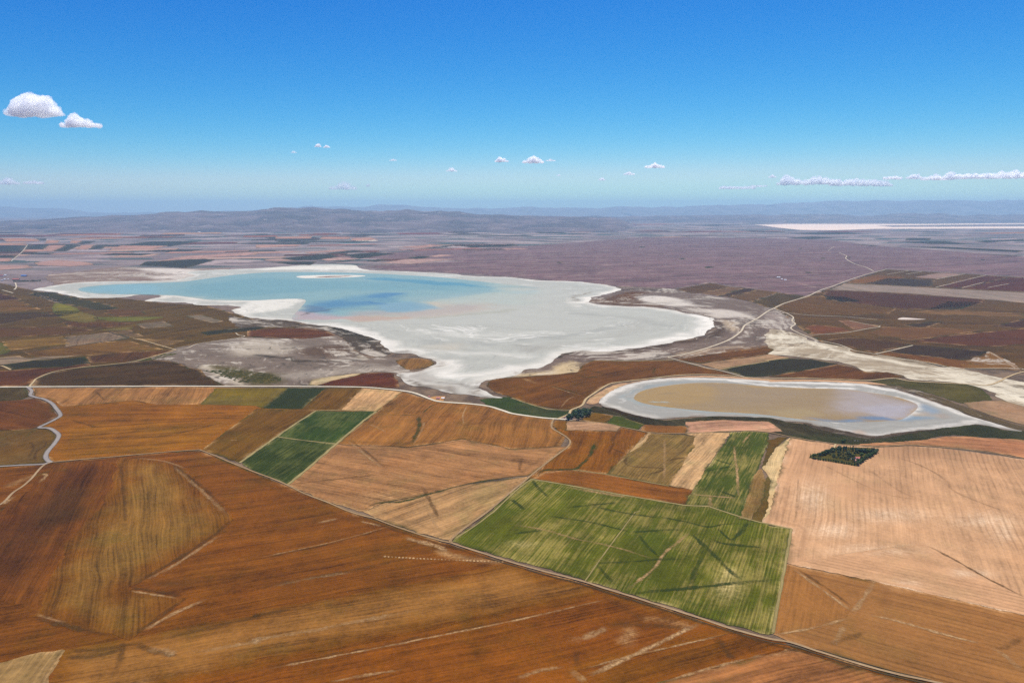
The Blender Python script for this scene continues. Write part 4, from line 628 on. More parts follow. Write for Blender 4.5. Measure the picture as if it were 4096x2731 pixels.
# right, beyond the wash
for c, s in (((114, 92, 88), 'A3 1500,820 1820,762 2010,797 1730,857 1650,855'), ((134, 104, 95), 'A3 2010,797 2150,808 1890,880 1730,858'), ((94, 78, 77), 'A3 2150,808 2265,825 1980,890 1890,880'), ((123, 97, 86), 'A3 2265,825 2351,835 A4 100,850 0,880 A3 2200,935 1980,892'), ((101, 90, 72), 'A4 100,852 355,886 60,985 0,990 A3 2200,937'),
             ((162, 143, 141), 'A4 560,825 700,768 1200,792 2351,853 3600,930 3600,1010 2351,945 1900,905 1300,860 800,835'), ((140, 104, 86), 'A4 755,740 980,688 1150,700 1280,715 900,765 740,760'), ((165, 141, 145), 'A4 1340,710 1500,680 1620,665 1800,680 1550,725'), ((94, 74, 68), 'A4 900,765 1100,717 1350,727 1540,735 1500,798 1000,776'), ((110, 90, 75), 'A4 1540,800 1800,725 2000,695 2200,710 1900,790 1760,808'),
             ((114, 83, 77), 'A4 1770,812 2210,712 2351,718 3300,780 3300,870 2351,842'), ((107, 83, 68), 'A4 540,828 850,842 1300,867 2000,912 1950,960 1600,1000 1200,1000 600,920 500,870'), ((74, 67, 59), 'A4 520,880 700,890 880,930 700,940 530,910'), ((123, 92, 68), 'A4 60,985 150,945 360,890 500,880 600,925 1200,990 1100,1050 600,1060 250,1045'),
             ((136, 81, 70), 'A4 330,1160 450,1145 700,1175 760,1205 420,1238 370,1200'), ((88, 71, 61), 'A4 1230,1150 1480,1118 1620,1120 1480,1165 1380,1170'), ((85, 62, 45), 'A4 1050,1388 1340,1325 2030,1390 1900,1450 1780,1468 1300,1420'), ((127, 85, 52), 'A4 1000,1410 1100,1397 1780,1472 1880,1500 1800,1550 1500,1495 1250,1450'), ((101, 78, 56), 'A4 490,1292 750,1262 1100,1290 1330,1330 1050,1383 980,1408 760,1350'),
             ((136, 92, 70), 'A4 1050,1165 1500,1170 2000,1190 1700,1240 1300,1290 900,1220'), ((116, 76, 61), 'A4 1300,1300 1700,1240 2351,1180 3200,1200 3200,1380 2351,1330 2000,1350 1500,1310'), ((99, 76, 66), 'A4 2060,1160 2351,1090 3000,1080 3000,1170 2300,1175'), ((81, 76, 59), 'A4 1480,1000 1650,930 1950,940 1750,1010 1550,1005'), ((147, 99, 84), 'A4 640,1105 750,1105 1020,1160 900,1185 800,1200'), ((143, 104, 79), 'A4 1200,1020 1700,1015 2351,1040 2351,1075 1500,1050')):
    F_(c, 'far', s, None, level=3, rag=3)
# far plain: dark green and tan parcels
for s in ('A1 -300,421 0,420 245,418 200,475 0,478 -300,480', 'A1 258,420 445,418 395,455 215,455', 'A1 610,418 745,416 610,470 490,472', 'A1 880,412 995,410 940,450 810,455', 'A1 1110,415 1400,380 1850,378 1640,415 1500,420', 'A1 920,505 1050,490 1420,495 1300,510', 'A1 1280,600 1330,570 1880,540 1980,550 1800,600 1700,625 1500,610', 'A1 -200,512 160,510 140,530 -200,531',
          'A1 200,488 500,485 450,500 190,500', 'A1 330,355 430,355 420,372 370,372', 'A1 750,375 880,378 830,400 720,402', 'A1 2150,400 2351,392 A2 500,392 470,405 0,406', 'A2 200,358 590,362 560,375 170,375', 'A2 230,535 600,500 680,500 770,520 580,550 350,555', 'A2 640,490 900,462 1020,472 700,497', 'A2 790,505 1080,482 1290,492 950,540',
          'A2 130,570 560,565 500,600 300,590', 'A2 560,590 980,545 800,570', 'A2 1010,560 1120,545 1210,550 1100,568', 'A2 1370,530 1520,515 1620,522 1500,542', 'A2 1480,450 1850,415 1700,440', 'A4 170,350 400,335 640,345 400,360', 'A4 1270,350 1500,350 1480,372 1260,370', 'A4 1220,385 1620,380 1850,405 1500,405', 'A4 1270,430 1600,430 2351,465 2300,480 1700,450',
          'A4 760,405 1030,420 950,425', 'A4 2000,500 2351,510 2200,515', 'A2 0,312 90,310 140,322 0,326', 'A2 750,320 1000,312 1250,318 1000,330', 'A2 1600,240 1850,238 1700,250', 'A1 1900,265 2100,268 2000,282', 'A4 1900,380 2351,360 2351,372 2000,392'):
    F_((66, 98, 102) if s[1] != '4' else (76, 96, 122), 'far', s, None, level=4, rag=0, name='crop_field')
for s in ('A1 -300,408 250,405 240,416 -300,418', 'A1 450,415 610,415 490,472 380,475 205,475 220,458 395,457', 'A1 750,415 870,412 800,455 690,455', 'A1 1110,420 1550,422 1400,450 1010,452', 'A1 430,370 550,370 530,395 410,398', 'A1 660,372 770,375 700,398 640,395', 'A1 20,355 330,358 370,378 60,385', 'A1 310,575 530,550 820,575 860,595 650,610 350,600',
          'A1 -300,598 250,600 310,620 0,645 -300,645', 'A1 1300,590 1700,515 2351,475 2351,505 1900,530 1500,560', 'A1 -200,535 110,535 90,565 -200,565', 'A1 690,235 820,230 870,260 720,268', 'A2 70,545 230,540 380,560 100,560', 'A2 580,545 800,525 950,545 650,560', 'A2 0,475 350,470 430,480 0,495', 'A2 440,480 800,455 850,465 500,492',
          'A2 1130,580 1370,545 1700,540 1850,545 1400,590', 'A2 1580,520 1700,500 1830,510 1650,525', 'A2 1300,435 1600,410 1750,415 1500,445', 'A2 880,350 1050,345 1130,365 870,375', 'A2 610,340 880,340 850,360 580,360', 'A2 180,340 520,335 500,355 180,355', 'A1 380,252 560,240 640,255 500,262', 'A1 1050,250 1250,245 1350,262 1100,266', 'A1 1400,245 1570,240 1540,258 1380,258', 'A3 1250,345 1450,338 1680,340 1400,346', 'A3 400,292 900,288 700,298', 'A2 0,412 420,408 380,425 0,440'):
    F_((184, 158, 162), 'far', s, None, level=4, rag=0)
# small hollows on the steppe
for s in ('A3 435,420 470,418 465,424', 'A3 1165,434 1190,427 1225,432 1200,438', 'A3 1530,541 1570,535 1600,540 1560,546', 'A3 1765,616 1800,611 1855,618 1800,627', 'A3 405,574 440,567 470,572 435,580', 'A3 1350,497 1395,496 1380,501', 'A4 482,534 510,530 530,537 500,541', 'A4 705,526 735,523 768,528 735,532', 'A4 340,664 380,660 410,666 375,671', 'A4 1950,549 1975,547 1995,551 1970,554', 'A3 1020,366 1060,360 1085,358 1050,366', 'A4 278,447 300,443 318,447 295,450'):
    F_((70, 62, 84), 'far', s, None, level=3, rag=0, name='hollow', smooth=True)

# parcels of the far plain
pr = random.Random(5); made = 0
while made < 120:
    X0, Y0 = pr.uniform(-200, 4300), 880+pr.random()**1.3*165
    if (X0 > 2100 and Y0 > 945) or (X0 > 1700 and Y0 > 1000) or (X0 > 2900 and Y0 < 925) or (X0 < 800 and Y0 > 1030): continue
    gc = ground(np.array([X0, Y0])); sc0 = np.hypot(*gc)/9000; w0, h0, a0 = pr.uniform(150, 520)*sc0**.5, pr.uniform(90, 260)*sc0, .3+pr.gauss(0, .12)
    cs = np.array([[-w0, -h0], [w0, -h0], [w0, h0], [-w0, h0]])@np.array([[math.cos(a0), math.sin(a0)], [-math.sin(a0), math.cos(a0)]])+gc
    if cs[:, 1].max() > 26000: continue
    q = np.stack(to_px(cs[:, 0], cs[:, 1], 0*cs[:, 0]), 1)
    F_(pr.choice(((178, 152, 158), (164, 136, 146), (128, 108, 122), (112, 96, 116), (76, 106, 116), (142, 118, 130), (188, 166, 168), (120, 100, 108), (70, 98, 112))), 'far', q, None, level=3, rag=0); made += 1

# ------------------------------------------------------------------ roads and tracks
for k, c in (('p', (206, 168, 122)), ('d', (98, 72, 38)), ('v', (58, 74, 30)), ('P', (236, 204, 168))): M['furrow_'+k] = furrow_mat('furrow_'+k, sun_rgb(c))
for k, s, w, line in LINES:
    lo = ribbon('furrow', 'furrow_'+('P' if k == 'p' and line.startswith(('B4', 'C4 1420')) else k), line, {'p': 1.0, 'd': 1.1, 'v': 1.05}[k]*w+1.2, level=5, wob=.35, step=5, unit=True); lo.color = ({'p': .75, 'd': .45 if line.startswith('B4') else .7, 'v': .68}[k]*s, 0, 0, 1)
Rb = ribbon
Rb('road', 'white_road', 'B1 -900,343 0,340 250,338 1000,334 2351,333 B2 400,334 950,340 1200,358 1400,382 1500,410 1600,450 1700,475 1950,493 2130,515 2250,550 2351,582 B3 150,605 300,624 420,632 560,642', 9.5)
Rb('track', 'track', 'B3 540,641 700,655 900,680 1000,705 1170,738 1250,755 1400,765 1570,765 1700,760 1950,748 2150,742 2351,755 B4 200,795 400,830 600,860 750,872 980,884 1150,878 1300,872 1600,893 1800,910 2100,950 2351,998 3200,1140', 4)
Rb('road', 'grey_road', 'B1 255,340 290,375 280,415 330,435 400,450 470,485 515,535 555,600 500,640 420,680 360,712 450,718 510,750 540,790 500,860 440,930 420,980 440,1015 470,1030', 10)
Rb('road', 'grey_road', 'B1 -900,1110 0,1068 200,1056 390,1050 440,1035 480,1030', 7)
Rb('track', 'track', 'B1 480,1030 800,1000 1150,970 1500,938 1800,917 1850,922 1950,960 2150,1045 2351,1125 B2 150,1180 290,1240 450,1320 650,1395 850,1480 1000,1525 C2 1080,55 1250,120 1500,205 1700,262 1800,285 1950,335 2351,460', 3.6, wob=.2)
Rb('track', 'pale_track', 'C2 1795,283 1950,335 2351,462 C3 300,545 650,635 850,700 1100,775 1400,870 1700,965 2000,1065 2351,1160 C4 200,1195 500,1290 860,1400 1200,1490 1700,1600 2400,1800', 3.8, level=7, wob=.2)
Rb('ditch', 'ditch', 'C2 2100,415 2351,488 C3 300,573 650,662 850,727 1100,802 1400,897 1700,993 2000,1090 2351,1190 C4 200,1222 500,1317 860,1427 1200,1517 1700,1628', 1.8, level=5, wob=.9)
Rb('ditch', 'ditch', 'C4 500,1272 860,1380 1200,1472 1500,1540', 1.6, level=5, wob=.9)
Rb('track', 'pale_track', 'B1 470,1030 400,1060 340,1120 290,1180 210,1250 120,1310 0,1420 -300,1568', 4.5)
Rb('track', 'sand_track', 'B1 270,335 310,290 340,260 480,205 700,165 1150,118 1350,75 1540,22 A1 1620,1375', 6)
Rb('track', 'sand_track', 'A1 1620,1376 1560,1360 1350,1300 1220,1270', 5)
Rb('track', 'pale_far', 'A1 1620,1376 1720,1360 1820,1320 2000,1295 2240,1255 2190,1240 2165,1222', 5)
Rb('track', 'track', 'B3 380,635 365,680 370,720 430,755 500,800 535,840 510,890 430,950 300,1050 200,1130 100,1215 0,1295 C2 2120,0 1950,120 1830,215 1785,262 1795,280', 4.5)
Rb('track', 'sand_track', 'B3 420,632 520,590 545,550 640,510 680,450 750,400 860,330 950,300 1250,265 1500,235 1750,225 2000,235 2150,250 2351,265 B4 300,258 800,278 950,278 1150,260 1300,285 1550,300 1850,315 2000,325 2100,300 2200,250 2351,200 2700,150', 6.5, level=7)
Rb('track', 'pale_far', 'A4 1095,635 920,680 760,730 600,790 480,830 360,885 150,950 50,998 A3 2351,1020 2250,1090 2140,1150 2100,1210 2000,1280 1850,1340 1650,1400 1430,1445', 9)
Rb('track', 'pale_far', 'A3 1430,1447 1600,1490 1800,1545 B3 1900,185 2140,248', 5)
Rb('track', 'pale_far', 'A4 50,998 150,1032 230,1075 220,1110 250,1140 210,1180 300,1230 400,1270 460,1295', 7)
Rb('track', 'pale_far', 'A4 150,1035 400,1060 700,1072 1000,1100', 6)
Rb('track', 'pale_far', 'A4 400,1240 700,1220 900,1185 1030,1162 900,1140 750,1110', 5)
Rb('track', 'pale_far', 'A4 490,1295 640,1325 740,1360 800,1385 950,1410 1150,1445 1500,1500 1700,1545 B4 1880,172 2270,168 2351,180', 5.5)
Rb('track', 'pale_track', 'B4 2030,20 2100,60 2200,120 2270,168', 5)
Rb('track', 'pale_far', 'A4 1095,635 1500,655 2000,688 2351,710 3000,750', 7)
Rb('track', 'pale_far', 'A4 700,765 1200,790 1700,820 2351,850 3000,885', 6)
Rb('track', 'pale_far', 'A4 650,485 720,515 715,540 790,585 900,620 970,655', 9)
for s in ('A4 1090,685 1300,648', 'A4 1270,683 1420,657', 'A4 1550,727 1810,680', 'A4 1540,803 2000,692', 'A4 1780,808 1980,757', 'A4 2020,805 2210,770', 'A1 255,410 200,480 100,565', 'A1 140,760 150,800 130,825', 'A1 20,828 60,838 120,855', 'A3 1110,385 1190,352 1150,345', 'A4 550,470 610,425', 'A1 1690,125 1685,160 1660,185', 'A3 0,430 330,405 730,362', 'A2 750,505 830,522', 'A1 880,505 980,495', 'A4 990,1412 1100,1390 1330,1335'):
    Rb('track', 'pale_far', s, 6 if s[1] != '1' else 9)
Rb('track', 'sand_track', 'B1 0,145 30,150 100,182', 6)
Rb('track', 'sand_track', 'B4 620,862 612,885 600,915', 4)
for s, w in (('B1 2200,1035 2351,930 B2 190,797 400,652 545,560', 6), ('B2 290,1236 450,1110 740,860 1000,640 1105,565', 7), ('B2 198,798 450,831 740,860', 4), ('B2 545,558 790,552 1105,565', 4), ('B3 180,1184 700,1274 1100,1344 1580,1424', 4), ('B3 1580,1425 1800,1434 2100,1532 C3 2280,95 C4 215,154', 4),
             ('C4 215,155 160,470 130,640 80,900 45,1105', 4), ('B3 180,1184 60,1270 C2 2180,0 2000,135 1835,240', 3), ('B3 1910,182 2351,104 B4 0,98 190,72', 5), ('B3 0,440 80,470 200,508 330,545 520,552', 5), ('B3 740,97 1000,101 1480,93', 5), ('B3 1440,1248 1170,1198 865,1141 560,1099', 2.5), ('C3 672,630 900,310 1130,0 B3 1180,1480', 2)):
    Rb('field_margin', 'margin', s, w, level=5, wob=.5, smooth=False)
for s, w in (('A1 1000,1210 1080,1240 1180,1268 900,1310 600,1350 420,1370 250,1395 0,1420', 7), ('A1 2050,1190 2351,1165', 7)):
    Rb('ditch', 'ditch', s, w, level=6, wob=.5)
painted('yard', 'bare', 'B3 430,632 500,612 545,628 640,640 560,643', (146, 128, 128), [], 5, smooth=False)
painted('yard', 'bare', 'B2 1580,440 1650,425 1740,425 1720,470 1640,462', (196, 150, 104), [], 5, smooth=False)
F_((96, 92, 54), 'mead', 'B4 375,990 400,960 510,940 600,895 680,890 980,900 1015,930 960,970 880,1020 812,1067 600,1030', None, level=4, name='orchard_floor', rag=0)

# ------------------------------------------------------------------ hills on the horizon
def hill_mat(name, c1, c2, c3, light):
    m, nt, b = new_mat(name); g = G(nt); pos = g.pos()
    n1 = g.noise(pos, 1/1400., 7, .66, .6); n2 = g.noise(g.vm('MULTIPLY', pos, (1/900., 1/900., 1/60.)), 1.0, 6, .62); n3 = g.noise(pos, 1/260., 5, .65)
    col = g.mix(g.remap(n1, .38, .62), rgb(*c1), rgb(*c2)); col = g.mix(g.remap(n2, .54, .68, 0, .8), col, rgb(*c3)); col = g.mix(g.remap(n3, .62, .72, 0, light), col, rgb(.32, .26, .22))
    g.put(b.inputs['Base Color'], col); b.inputs['Roughness'].default_value = .95; b.inputs['Specular IOR Level'].default_value = .1
    return m
def ridge(name, crest, d0, d1, mat, rough, seed, back=.35, sx=24):
    P = px(crest); xs = np.arange(P[0, 0], P[-1, 0]+1, sx); cy = np.interp(xs, P[:, 0], P[:, 1])
    cy = cy-rough*.035*fbm(xs/90+seed, xs*0+seed, 4)
    nv = 44; v = np.concatenate([np.linspace(0, 1, nv), 1+back*np.linspace(.12, 1, 8)]); rows = []
    edge = sstep(0, 1, np.minimum(np.arange(len(xs)), np.arange(len(xs))[::-1])/6.)
    for t in v:
        r = ray(np.stack([xs, np.full(len(xs), 845.)], 1)); y = d0+(d1-d0)*t; x = r[:, 0]/r[:, 1]*y
        rc = ray(np.stack([xs, cy], 1)); zc = np.maximum(CAMH+rc[:, 2]/rc[:, 1]*d1, 15)
        q = t if t <= 1 else max(0, 1-(t-1)/back); prof = q**1.5
        nz = np.abs(fbm(x/1500+seed, y/1100+seed, 4))*-1+.35; z = zc*prof+rough*nz*math.sin(math.pi*min(q, 1))*(zc/400+.2)-6-30*(1-sstep(0, .1, q))
        rows.append(np.column_stack([x, np.full(len(xs), y), z*edge-60*(1-edge)]))
    V = np.vstack(rows); n = len(xs); i, j = np.meshgrid(np.arange(n-1), np.arange(len(v)-1)); k = (j*n+i).ravel()
    V[:, 2] = np.maximum(V[:, 2], -32)
    return link(name, np_mesh(name, V, np.stack([k, k+1, k+n+1, k+n], 1)), mat, kind='structure')
HM = hill_mat('hill_scrub', (.06, .045, .045), (.13, .09, .085), (.22, .16, .145), .7)
HM2 = hill_mat('far_hill_scrub', (.13, .14, .14), (.18, .18, .18), (.22, .21, .21), .3)
ridge('hills', 'N -1400,880 -600,884 0,885 196,880 322,866 436,863 523,860 671,848 762,844 1024,840 1111,830 1189,828 1264,830 1329,837 1416,841 1503,843 1590,839 1677,841 1764,846 1852,850 1939,857 2060,862 2300,867 2600,870', 14500, 21000, HM, 150, 3.3)
ridge('hills', 'N 1500,868 2000,864 2309,865 2571,865 2788,860 3072,858 3290,856 3420,861 3499,864 3573,854 3651,850 3717,856 3769,852 3856,862 3943,857 4096,857 4400,852 4900,858 5400,864', 24500, 31000, HM, 120, 9.1)
ridge('mountains', 'N -1400,826 -500,820 0,824 131,830 261,839 436,850 800,852 1100,832 1242,823 1460,826 1481,823 1603,820 1764,830 1852,835 2026,830 2048,833 2122,826 2222,834 2484,828 2614,828 2745,826 2954,813 3072,819 3159,809 3333,804 3638,800 4096,803 4500,800 5000,812 5500,826', 38500, 45000, HM2, 160, 5.7)
# ------------------------------------------------------------------ helpers for things
def plain(name, c, rough=.8, var=.15, scale=.6):
    m, nt, b = new_mat(name); g = G(nt); n = g.noise(g.n('ShaderNodeTexCoord').outputs['Object'], scale, 4, .6)
    col = g.mix(1.0, rgb(*c), g.m('MULTIPLY_ADD', g.m('SUBTRACT', n, .5), 2*var, 1.0), 'MULTIPLY')
    g.put(b.inputs['Base Color'], col); b.inputs['Roughness'].default_value = rough; return m
def empty(name, loc, rz=0, label=None, cat=None, group=None):
    o = bpy.data.objects.new(name, None); C.objects.link(o); o.location = loc; o.rotation_euler = (0, 0, rz); o.empty_display_size = 2
    return tag(o, label, cat, group)
def tag(o, label, cat, group=None):
    if label: o['label'] = label
    if cat: o['category'] = cat
    if group: o['group'] = group
    return o
def evaluated(o):
    bpy.context.view_layer.update(); dg = bpy.context.evaluated_depsgraph_get()
    me = bpy.data.meshes.new_from_object(o.evaluated_get(dg)); old = o.data; bpy.data.objects.remove(o); bpy.data.meshes.remove(old); return me
def bm_mesh(name, build, smooth=False):
    bm = bmesh.new(); build(bm); bmesh.ops.recalc_face_normals(bm, faces=bm.faces[:]); me = bpy.data.meshes.new(name); bm.to_mesh(me); bm.free()
    if smooth: me.polygons.foreach_set('use_smooth', np.ones(len(me.polygons), bool))
    return me
def box(bm, x0, x1, y0, y1, z0, z1):
    v = [bm.verts.new(p) for p in ((x0, y0, z0), (x1, y0, z0), (x1, y1, z0), (x0, y1, z0), (x0, y0, z1), (x1, y0, z1), (x1, y1, z1), (x0, y1, z1))]
    for f in ((3, 2, 1, 0), (4, 5, 6, 7), (0, 1, 5, 4), (1, 2, 6, 5), (2, 3, 7, 6), (3, 0, 4, 7)): bm.faces.new([v[i] for i in f])
def prism(bm, prof, y0, y1):      # profile in xz, extruded along y
    a = [bm.verts.new((x, y0, z)) for x, z in prof]; b = [bm.verts.new((x, y1, z)) for x, z in prof]; n = len(prof)
    bm.faces.new(a); bm.faces.new(b[::-1])
    for i in range(n): bm.faces.new((a[i], b[i], b[(i+1) % n], a[(i+1) % n]))
def at(x, y, up=.3):
    g = ground(np.array([x, y], float)); d = math.hypot(np.hypot(*g), CAMH); return (float(g[0]), float(g[1]), float(height(g[0], g[1]))+up)

# ------------------------------------------------------------------ trees
def leaf_mat(name, c, c2):
    m, nt, b = new_mat(name); g = G(nt); n = g.noise(g.n('ShaderNodeTexCoord').outputs['Object'], .5, 3); r = g.n('ShaderNodeObjectInfo').outputs['Random']
    col = g.mix(g.remap(n, .35, .65), rgb(*c), rgb(*c2)); col = g.mix(1.0, col, g.m('MULTIPLY_ADD', r, .5, .75), 'MULTIPLY')
    g.put(b.inputs['Base Color'], col); b.inputs['Roughness'].default_value = .7; b.inputs['Specular IOR Level'].default_value = .2; return m
LM = [leaf_mat('broadleaf_foliage', (.045, .085, .02), (.09, .14, .03)), leaf_mat('blue_green_foliage', (.045, .075, .045), (.08, .125, .07)), leaf_mat('olive_foliage', (.07, .09, .03), (.12, .135, .045))]
BARK = plain('bark', (.11, .08, .055), .9)
def crown_mesh(name, shape, H, Wd, n, seed):
    r = np.random.default_rng(seed); C0 = []
    k = 16 if shape == 'round' else 12
    for i in range(k):
        if shape == 'round': t = r.uniform(.32, .86); rad = Wd*.5*math.sqrt(max(.05, 1-((t-.58)/.42)**2))*.62; s = Wd*r.uniform(.16, .27)
        else: t = .12+.8*i/k; rad = Wd*.5*(1-.85*abs(t-.35)/.65)*.45; s = Wd*r.uniform(.22, .36)*(1.05-.6*t)
        a = r.uniform(0, 6.283); C0.append((math.cos(a)*rad, math.sin(a)*rad, t*H, s))
    V = []; F = []
    for i in range(n):
        c = C0[r.integers(k)]; d = r.normal(size=3); d /= np.linalg.norm(d); p = np.array(c[:3])+d*c[3]*r.uniform(.75, 1.1)*np.array([1, 1, .85])
        u = np.cross(d, r.normal(size=3)); u /= np.linalg.norm(u)+1e-9; w = np.cross(d, u)+.5*r.normal(size=3); w /= np.linalg.norm(w)
        s = Wd*r.uniform(.045, .085); b = len(V); V += [p-u*s-w*s*.6, p+u*s-w*s*.6, p+u*s*.7+w*s*.8, p-u*s*.7+w*s*.8]; F.append((b, b+1, b+2, b+3))
    # a rougher inner mass of small facets so that the crown is not see-through
    for c in C0:
        b = len(V)
        for (dx, dy, dz) in ((1, 0, 0), (0, 1, 0), (-1, 0, 0), (0, -1, 0), (0, 0, 1), (0, 0, -1)): V.append(np.array(c[:3])+np.array((dx, dy, dz))*c[3]*.8)
        for (i, j) in ((0, 1), (1, 2), (2, 3), (3, 0)): F += [(b+i, b+j, b+4, b+4), (b+j, b+i, b+5, b+5)]
    me = bpy.data.meshes.new(name); me.from_pydata([tuple(v) for v in V], [], [f if f[2] != f[3] else f[:3] for f in F]); me.update(); return me
def trunk_mesh(name, H, r0, tall):
    def b(bm):
        rings = []; zs = (0, .12*H, .3*H, (.85 if tall else .55)*H); rs = (r0*1.3, r0, r0*.8, r0*.25)
        for z, q in zip(zs, rs): rings.append([bm.verts.new((q*math.cos(a*math.pi/3)+.05*math.sin(z), q*math.sin(a*math.pi/3), z)) for a in range(6)])
        for A, B in zip(rings, rings[1:]):
            for i in range(6): bm.faces.new((A[i], A[(i+1) % 6], B[(i+1) % 6], B[i]))
        bm.faces.new(rings[-1])
        if not tall:      # limbs
            for k in range(5):
                a = k*1.26; z = H*(.28+.05*k); e = Vector((math.cos(a)*H*.2, math.sin(a)*H*.2, z+H*.2)); s = Vector((0, 0, z)); q = r0*.35
                t = [bm.verts.new(s+Vector((math.cos(i*2.1)*q, math.sin(i*2.1)*q, 0))) for i in range(3)]; tip = bm.verts.new(e)
                for i in range(3): bm.faces.new((t[i], t[(i+1) % 3], tip))
    return bm_mesh(name, b)
KIND = {}
for i in range(4): KIND['round%d' % i] = (crown_mesh('crown', 'round', 8, 7+.6*(i % 3), 420, 20+i), trunk_mesh('trunk', 8, .22, False), LM[(0, 1, 0, 2)[i]], 'broadleaf_tree')
for i in range(2): KIND['tall%d' % i] = (crown_mesh('crown', 'tall', 11, 3.4+.5*i, 380, 40+i), trunk_mesh('trunk', 11, .2, True), LM[i], 'poplar_tree')
for i in range(2): KIND['small%d' % i] = (crown_mesh('crown', 'round', 4.5, 4.2, 260, 50+i), trunk_mesh('trunk', 4.5, .14, False), LM[(2, 0)[i]], 'fruit_tree')
for k, (cm, tm, lm, nm) in KIND.items(): cm.materials.append(lm); tm.materials.append(BARK)
def tree(kind, p, label, group, s=1.0, up=.55):
    cm, tm, lm, nm = KIND[kind]; o = empty(nm, at(*p, up=up), R.uniform(0, 6.28), label, 'tree', group); q = s*R.uniform(.85, 1.15); o.scale = (q*R.uniform(.9, 1.1), q*R.uniform(.9, 1.1), q)
    link('trunk', tm, parent=o); link('crown', cm, parent=o); return o
def along(P, n, jit):
    P = np.array(P, float); L = np.concatenate([[0], np.cumsum(np.linalg.norm(np.diff(P, axis=0), axis=1))]); out = []
    for i in range(n):
        t = (i+.5)/n*L[-1]; out.append((np.interp(t, L, P[:, 0])+R.uniform(-jit, jit), np.interp(t, L, P[:, 1])+R.uniform(-jit, jit)*.5))
    return out
OZ = lambda p: (3200+p[0]*.15306, 1720+p[1]*.15306)
for i, p in enumerate(along([(480, 700), (620, 640), (760, 585), (900, 560)], 12, 20)): tree(R.choice(('round0', 'round1', 'round2')), OZ(p), 'dark round tree in the slanting left end of the orchard by the pink field', 'trees at the left end of the orchard', .95)
for i, p in enumerate(along([(930, 545), (1300, 540), (1700, 575), (1980, 590)], 26, 22)): tree(('tall0', 'round1', 'round0', 'tall1')[i % 4] if i % 3 else 'tall0', OZ(p), 'dark tree in the back row of the orchard, nearest the sandy track', 'back row of the orchard', 1.0)
for i, p in enumerate(along([(1450, 590), (1900, 600)], 12, 26)): tree(R.choice(('round0', 'round1', 'tall1')), OZ(p), 'dark tree in the thick stand behind the orchard house', 'stand of trees behind the orchard house', 1.0)
for i, p in enumerate(along([(1990, 610), (1860, 690), (1740, 740), (1620, 830), (1500, 925)], 20, 24)): tree(R.choice(('round0', 'round2', 'round3')), OZ(p), 'dark round tree along the right edge of the orchard', 'right edge of the orchard', .9)
for i, p in enumerate(along([(430, 765), (800, 820), (1150, 880), (1450, 925)], 15, 10)): tree(R.choice(('small0', 'small1')), OZ(p), 'small tree in the front row of the orchard beside the ploughed field', 'front row of the orchard', 1.0)
tree('tall0', OZ((268, 715)), 'narrow pointed tree at the far left tip of the orchard', None, .9)
tree('round2', OZ((370, 735)), 'big round tree standing at the left tip of the orchard', None, 1.15)
tree('tall0', OZ((935, 510)), 'narrow tree beside the entrance drive of the orchard', None, .95)
tree('round1', OZ((1030, 520)), 'broad dark tree right of the orchard entrance drive', None, 1.15)
tree('round3', OZ((2005, 580)), 'lone round tree at the far right corner of the orchard', None, 1.05)
n = 0
while n < 46:
    p = (R.uniform(650, 1600), R.uniform(600, 890))
    if p[1] > 640+.22*(p[0]-430) or (1400 < p[0] < 1590 and 690 < p[1] < 830) or (1450 < p[0] < 1540 and p[1] < 700): continue
    tree(R.choice(('small0', 'small1', 'small0', 'round3')), OZ(p), 'small tree inside the orchard among rows of dry grass', 'trees inside the orchard', .9); n += 1
for z, l, k in (((1300, 690), 'tall dark tree near the middle of the orchard', 'tall1'), ((1390, 720), 'large green tree left of the orchard house', 'round0'), ((1600, 700), 'spreading tree just behind the red-roofed orchard house', 'round2'), ((1560, 850), 'bushy tree in front of the orchard house', 'round3')): tree(k, OZ(z), l, None, 1.0)
GZ = lambda p: (2220+p[0]*.08503, 1590+p[1]*.08503)
for i, (a, b) in enumerate(((600, 985), (700, 940), (800, 880), (640, 930), (860, 800), (780, 960), (930, 720), (1000, 800), (1040, 690), (1120, 640), (960, 860), (1180, 720), (1260, 650), (1300, 760), (1380, 660), (1230, 830), (1340, 860), (1150, 920), (1450, 740), (1500, 640), (1560, 700), (1610, 760), (1640, 660), (1560, 820), (1430, 850), (1260, 940), (1080, 990), (1350, 600))):
    tree(('round0', 'round1', 'round0', 'round1')[i % 4], GZ((a, b+60)), 'dark leafy tree in the dense grove by the road fork', 'grove at the road fork', 1.45)
for i, p in enumerate(along([(55, 1129.5), (110, 1128), (164, 1126)], 34, .6)): tree(R.choice(('round0', 'round1', 'tall0')), p, 'dark tree in the long windbreak beside the farm', 'windbreak beside the farm', 1.35, up=1)
tree('round0', (3370, 1773), 'single dark tree by the cattle near the pond shore', None, 1.15); tree('round2', (3377, 1768), 'lower green bush touching the single tree by the cattle', None, .9)

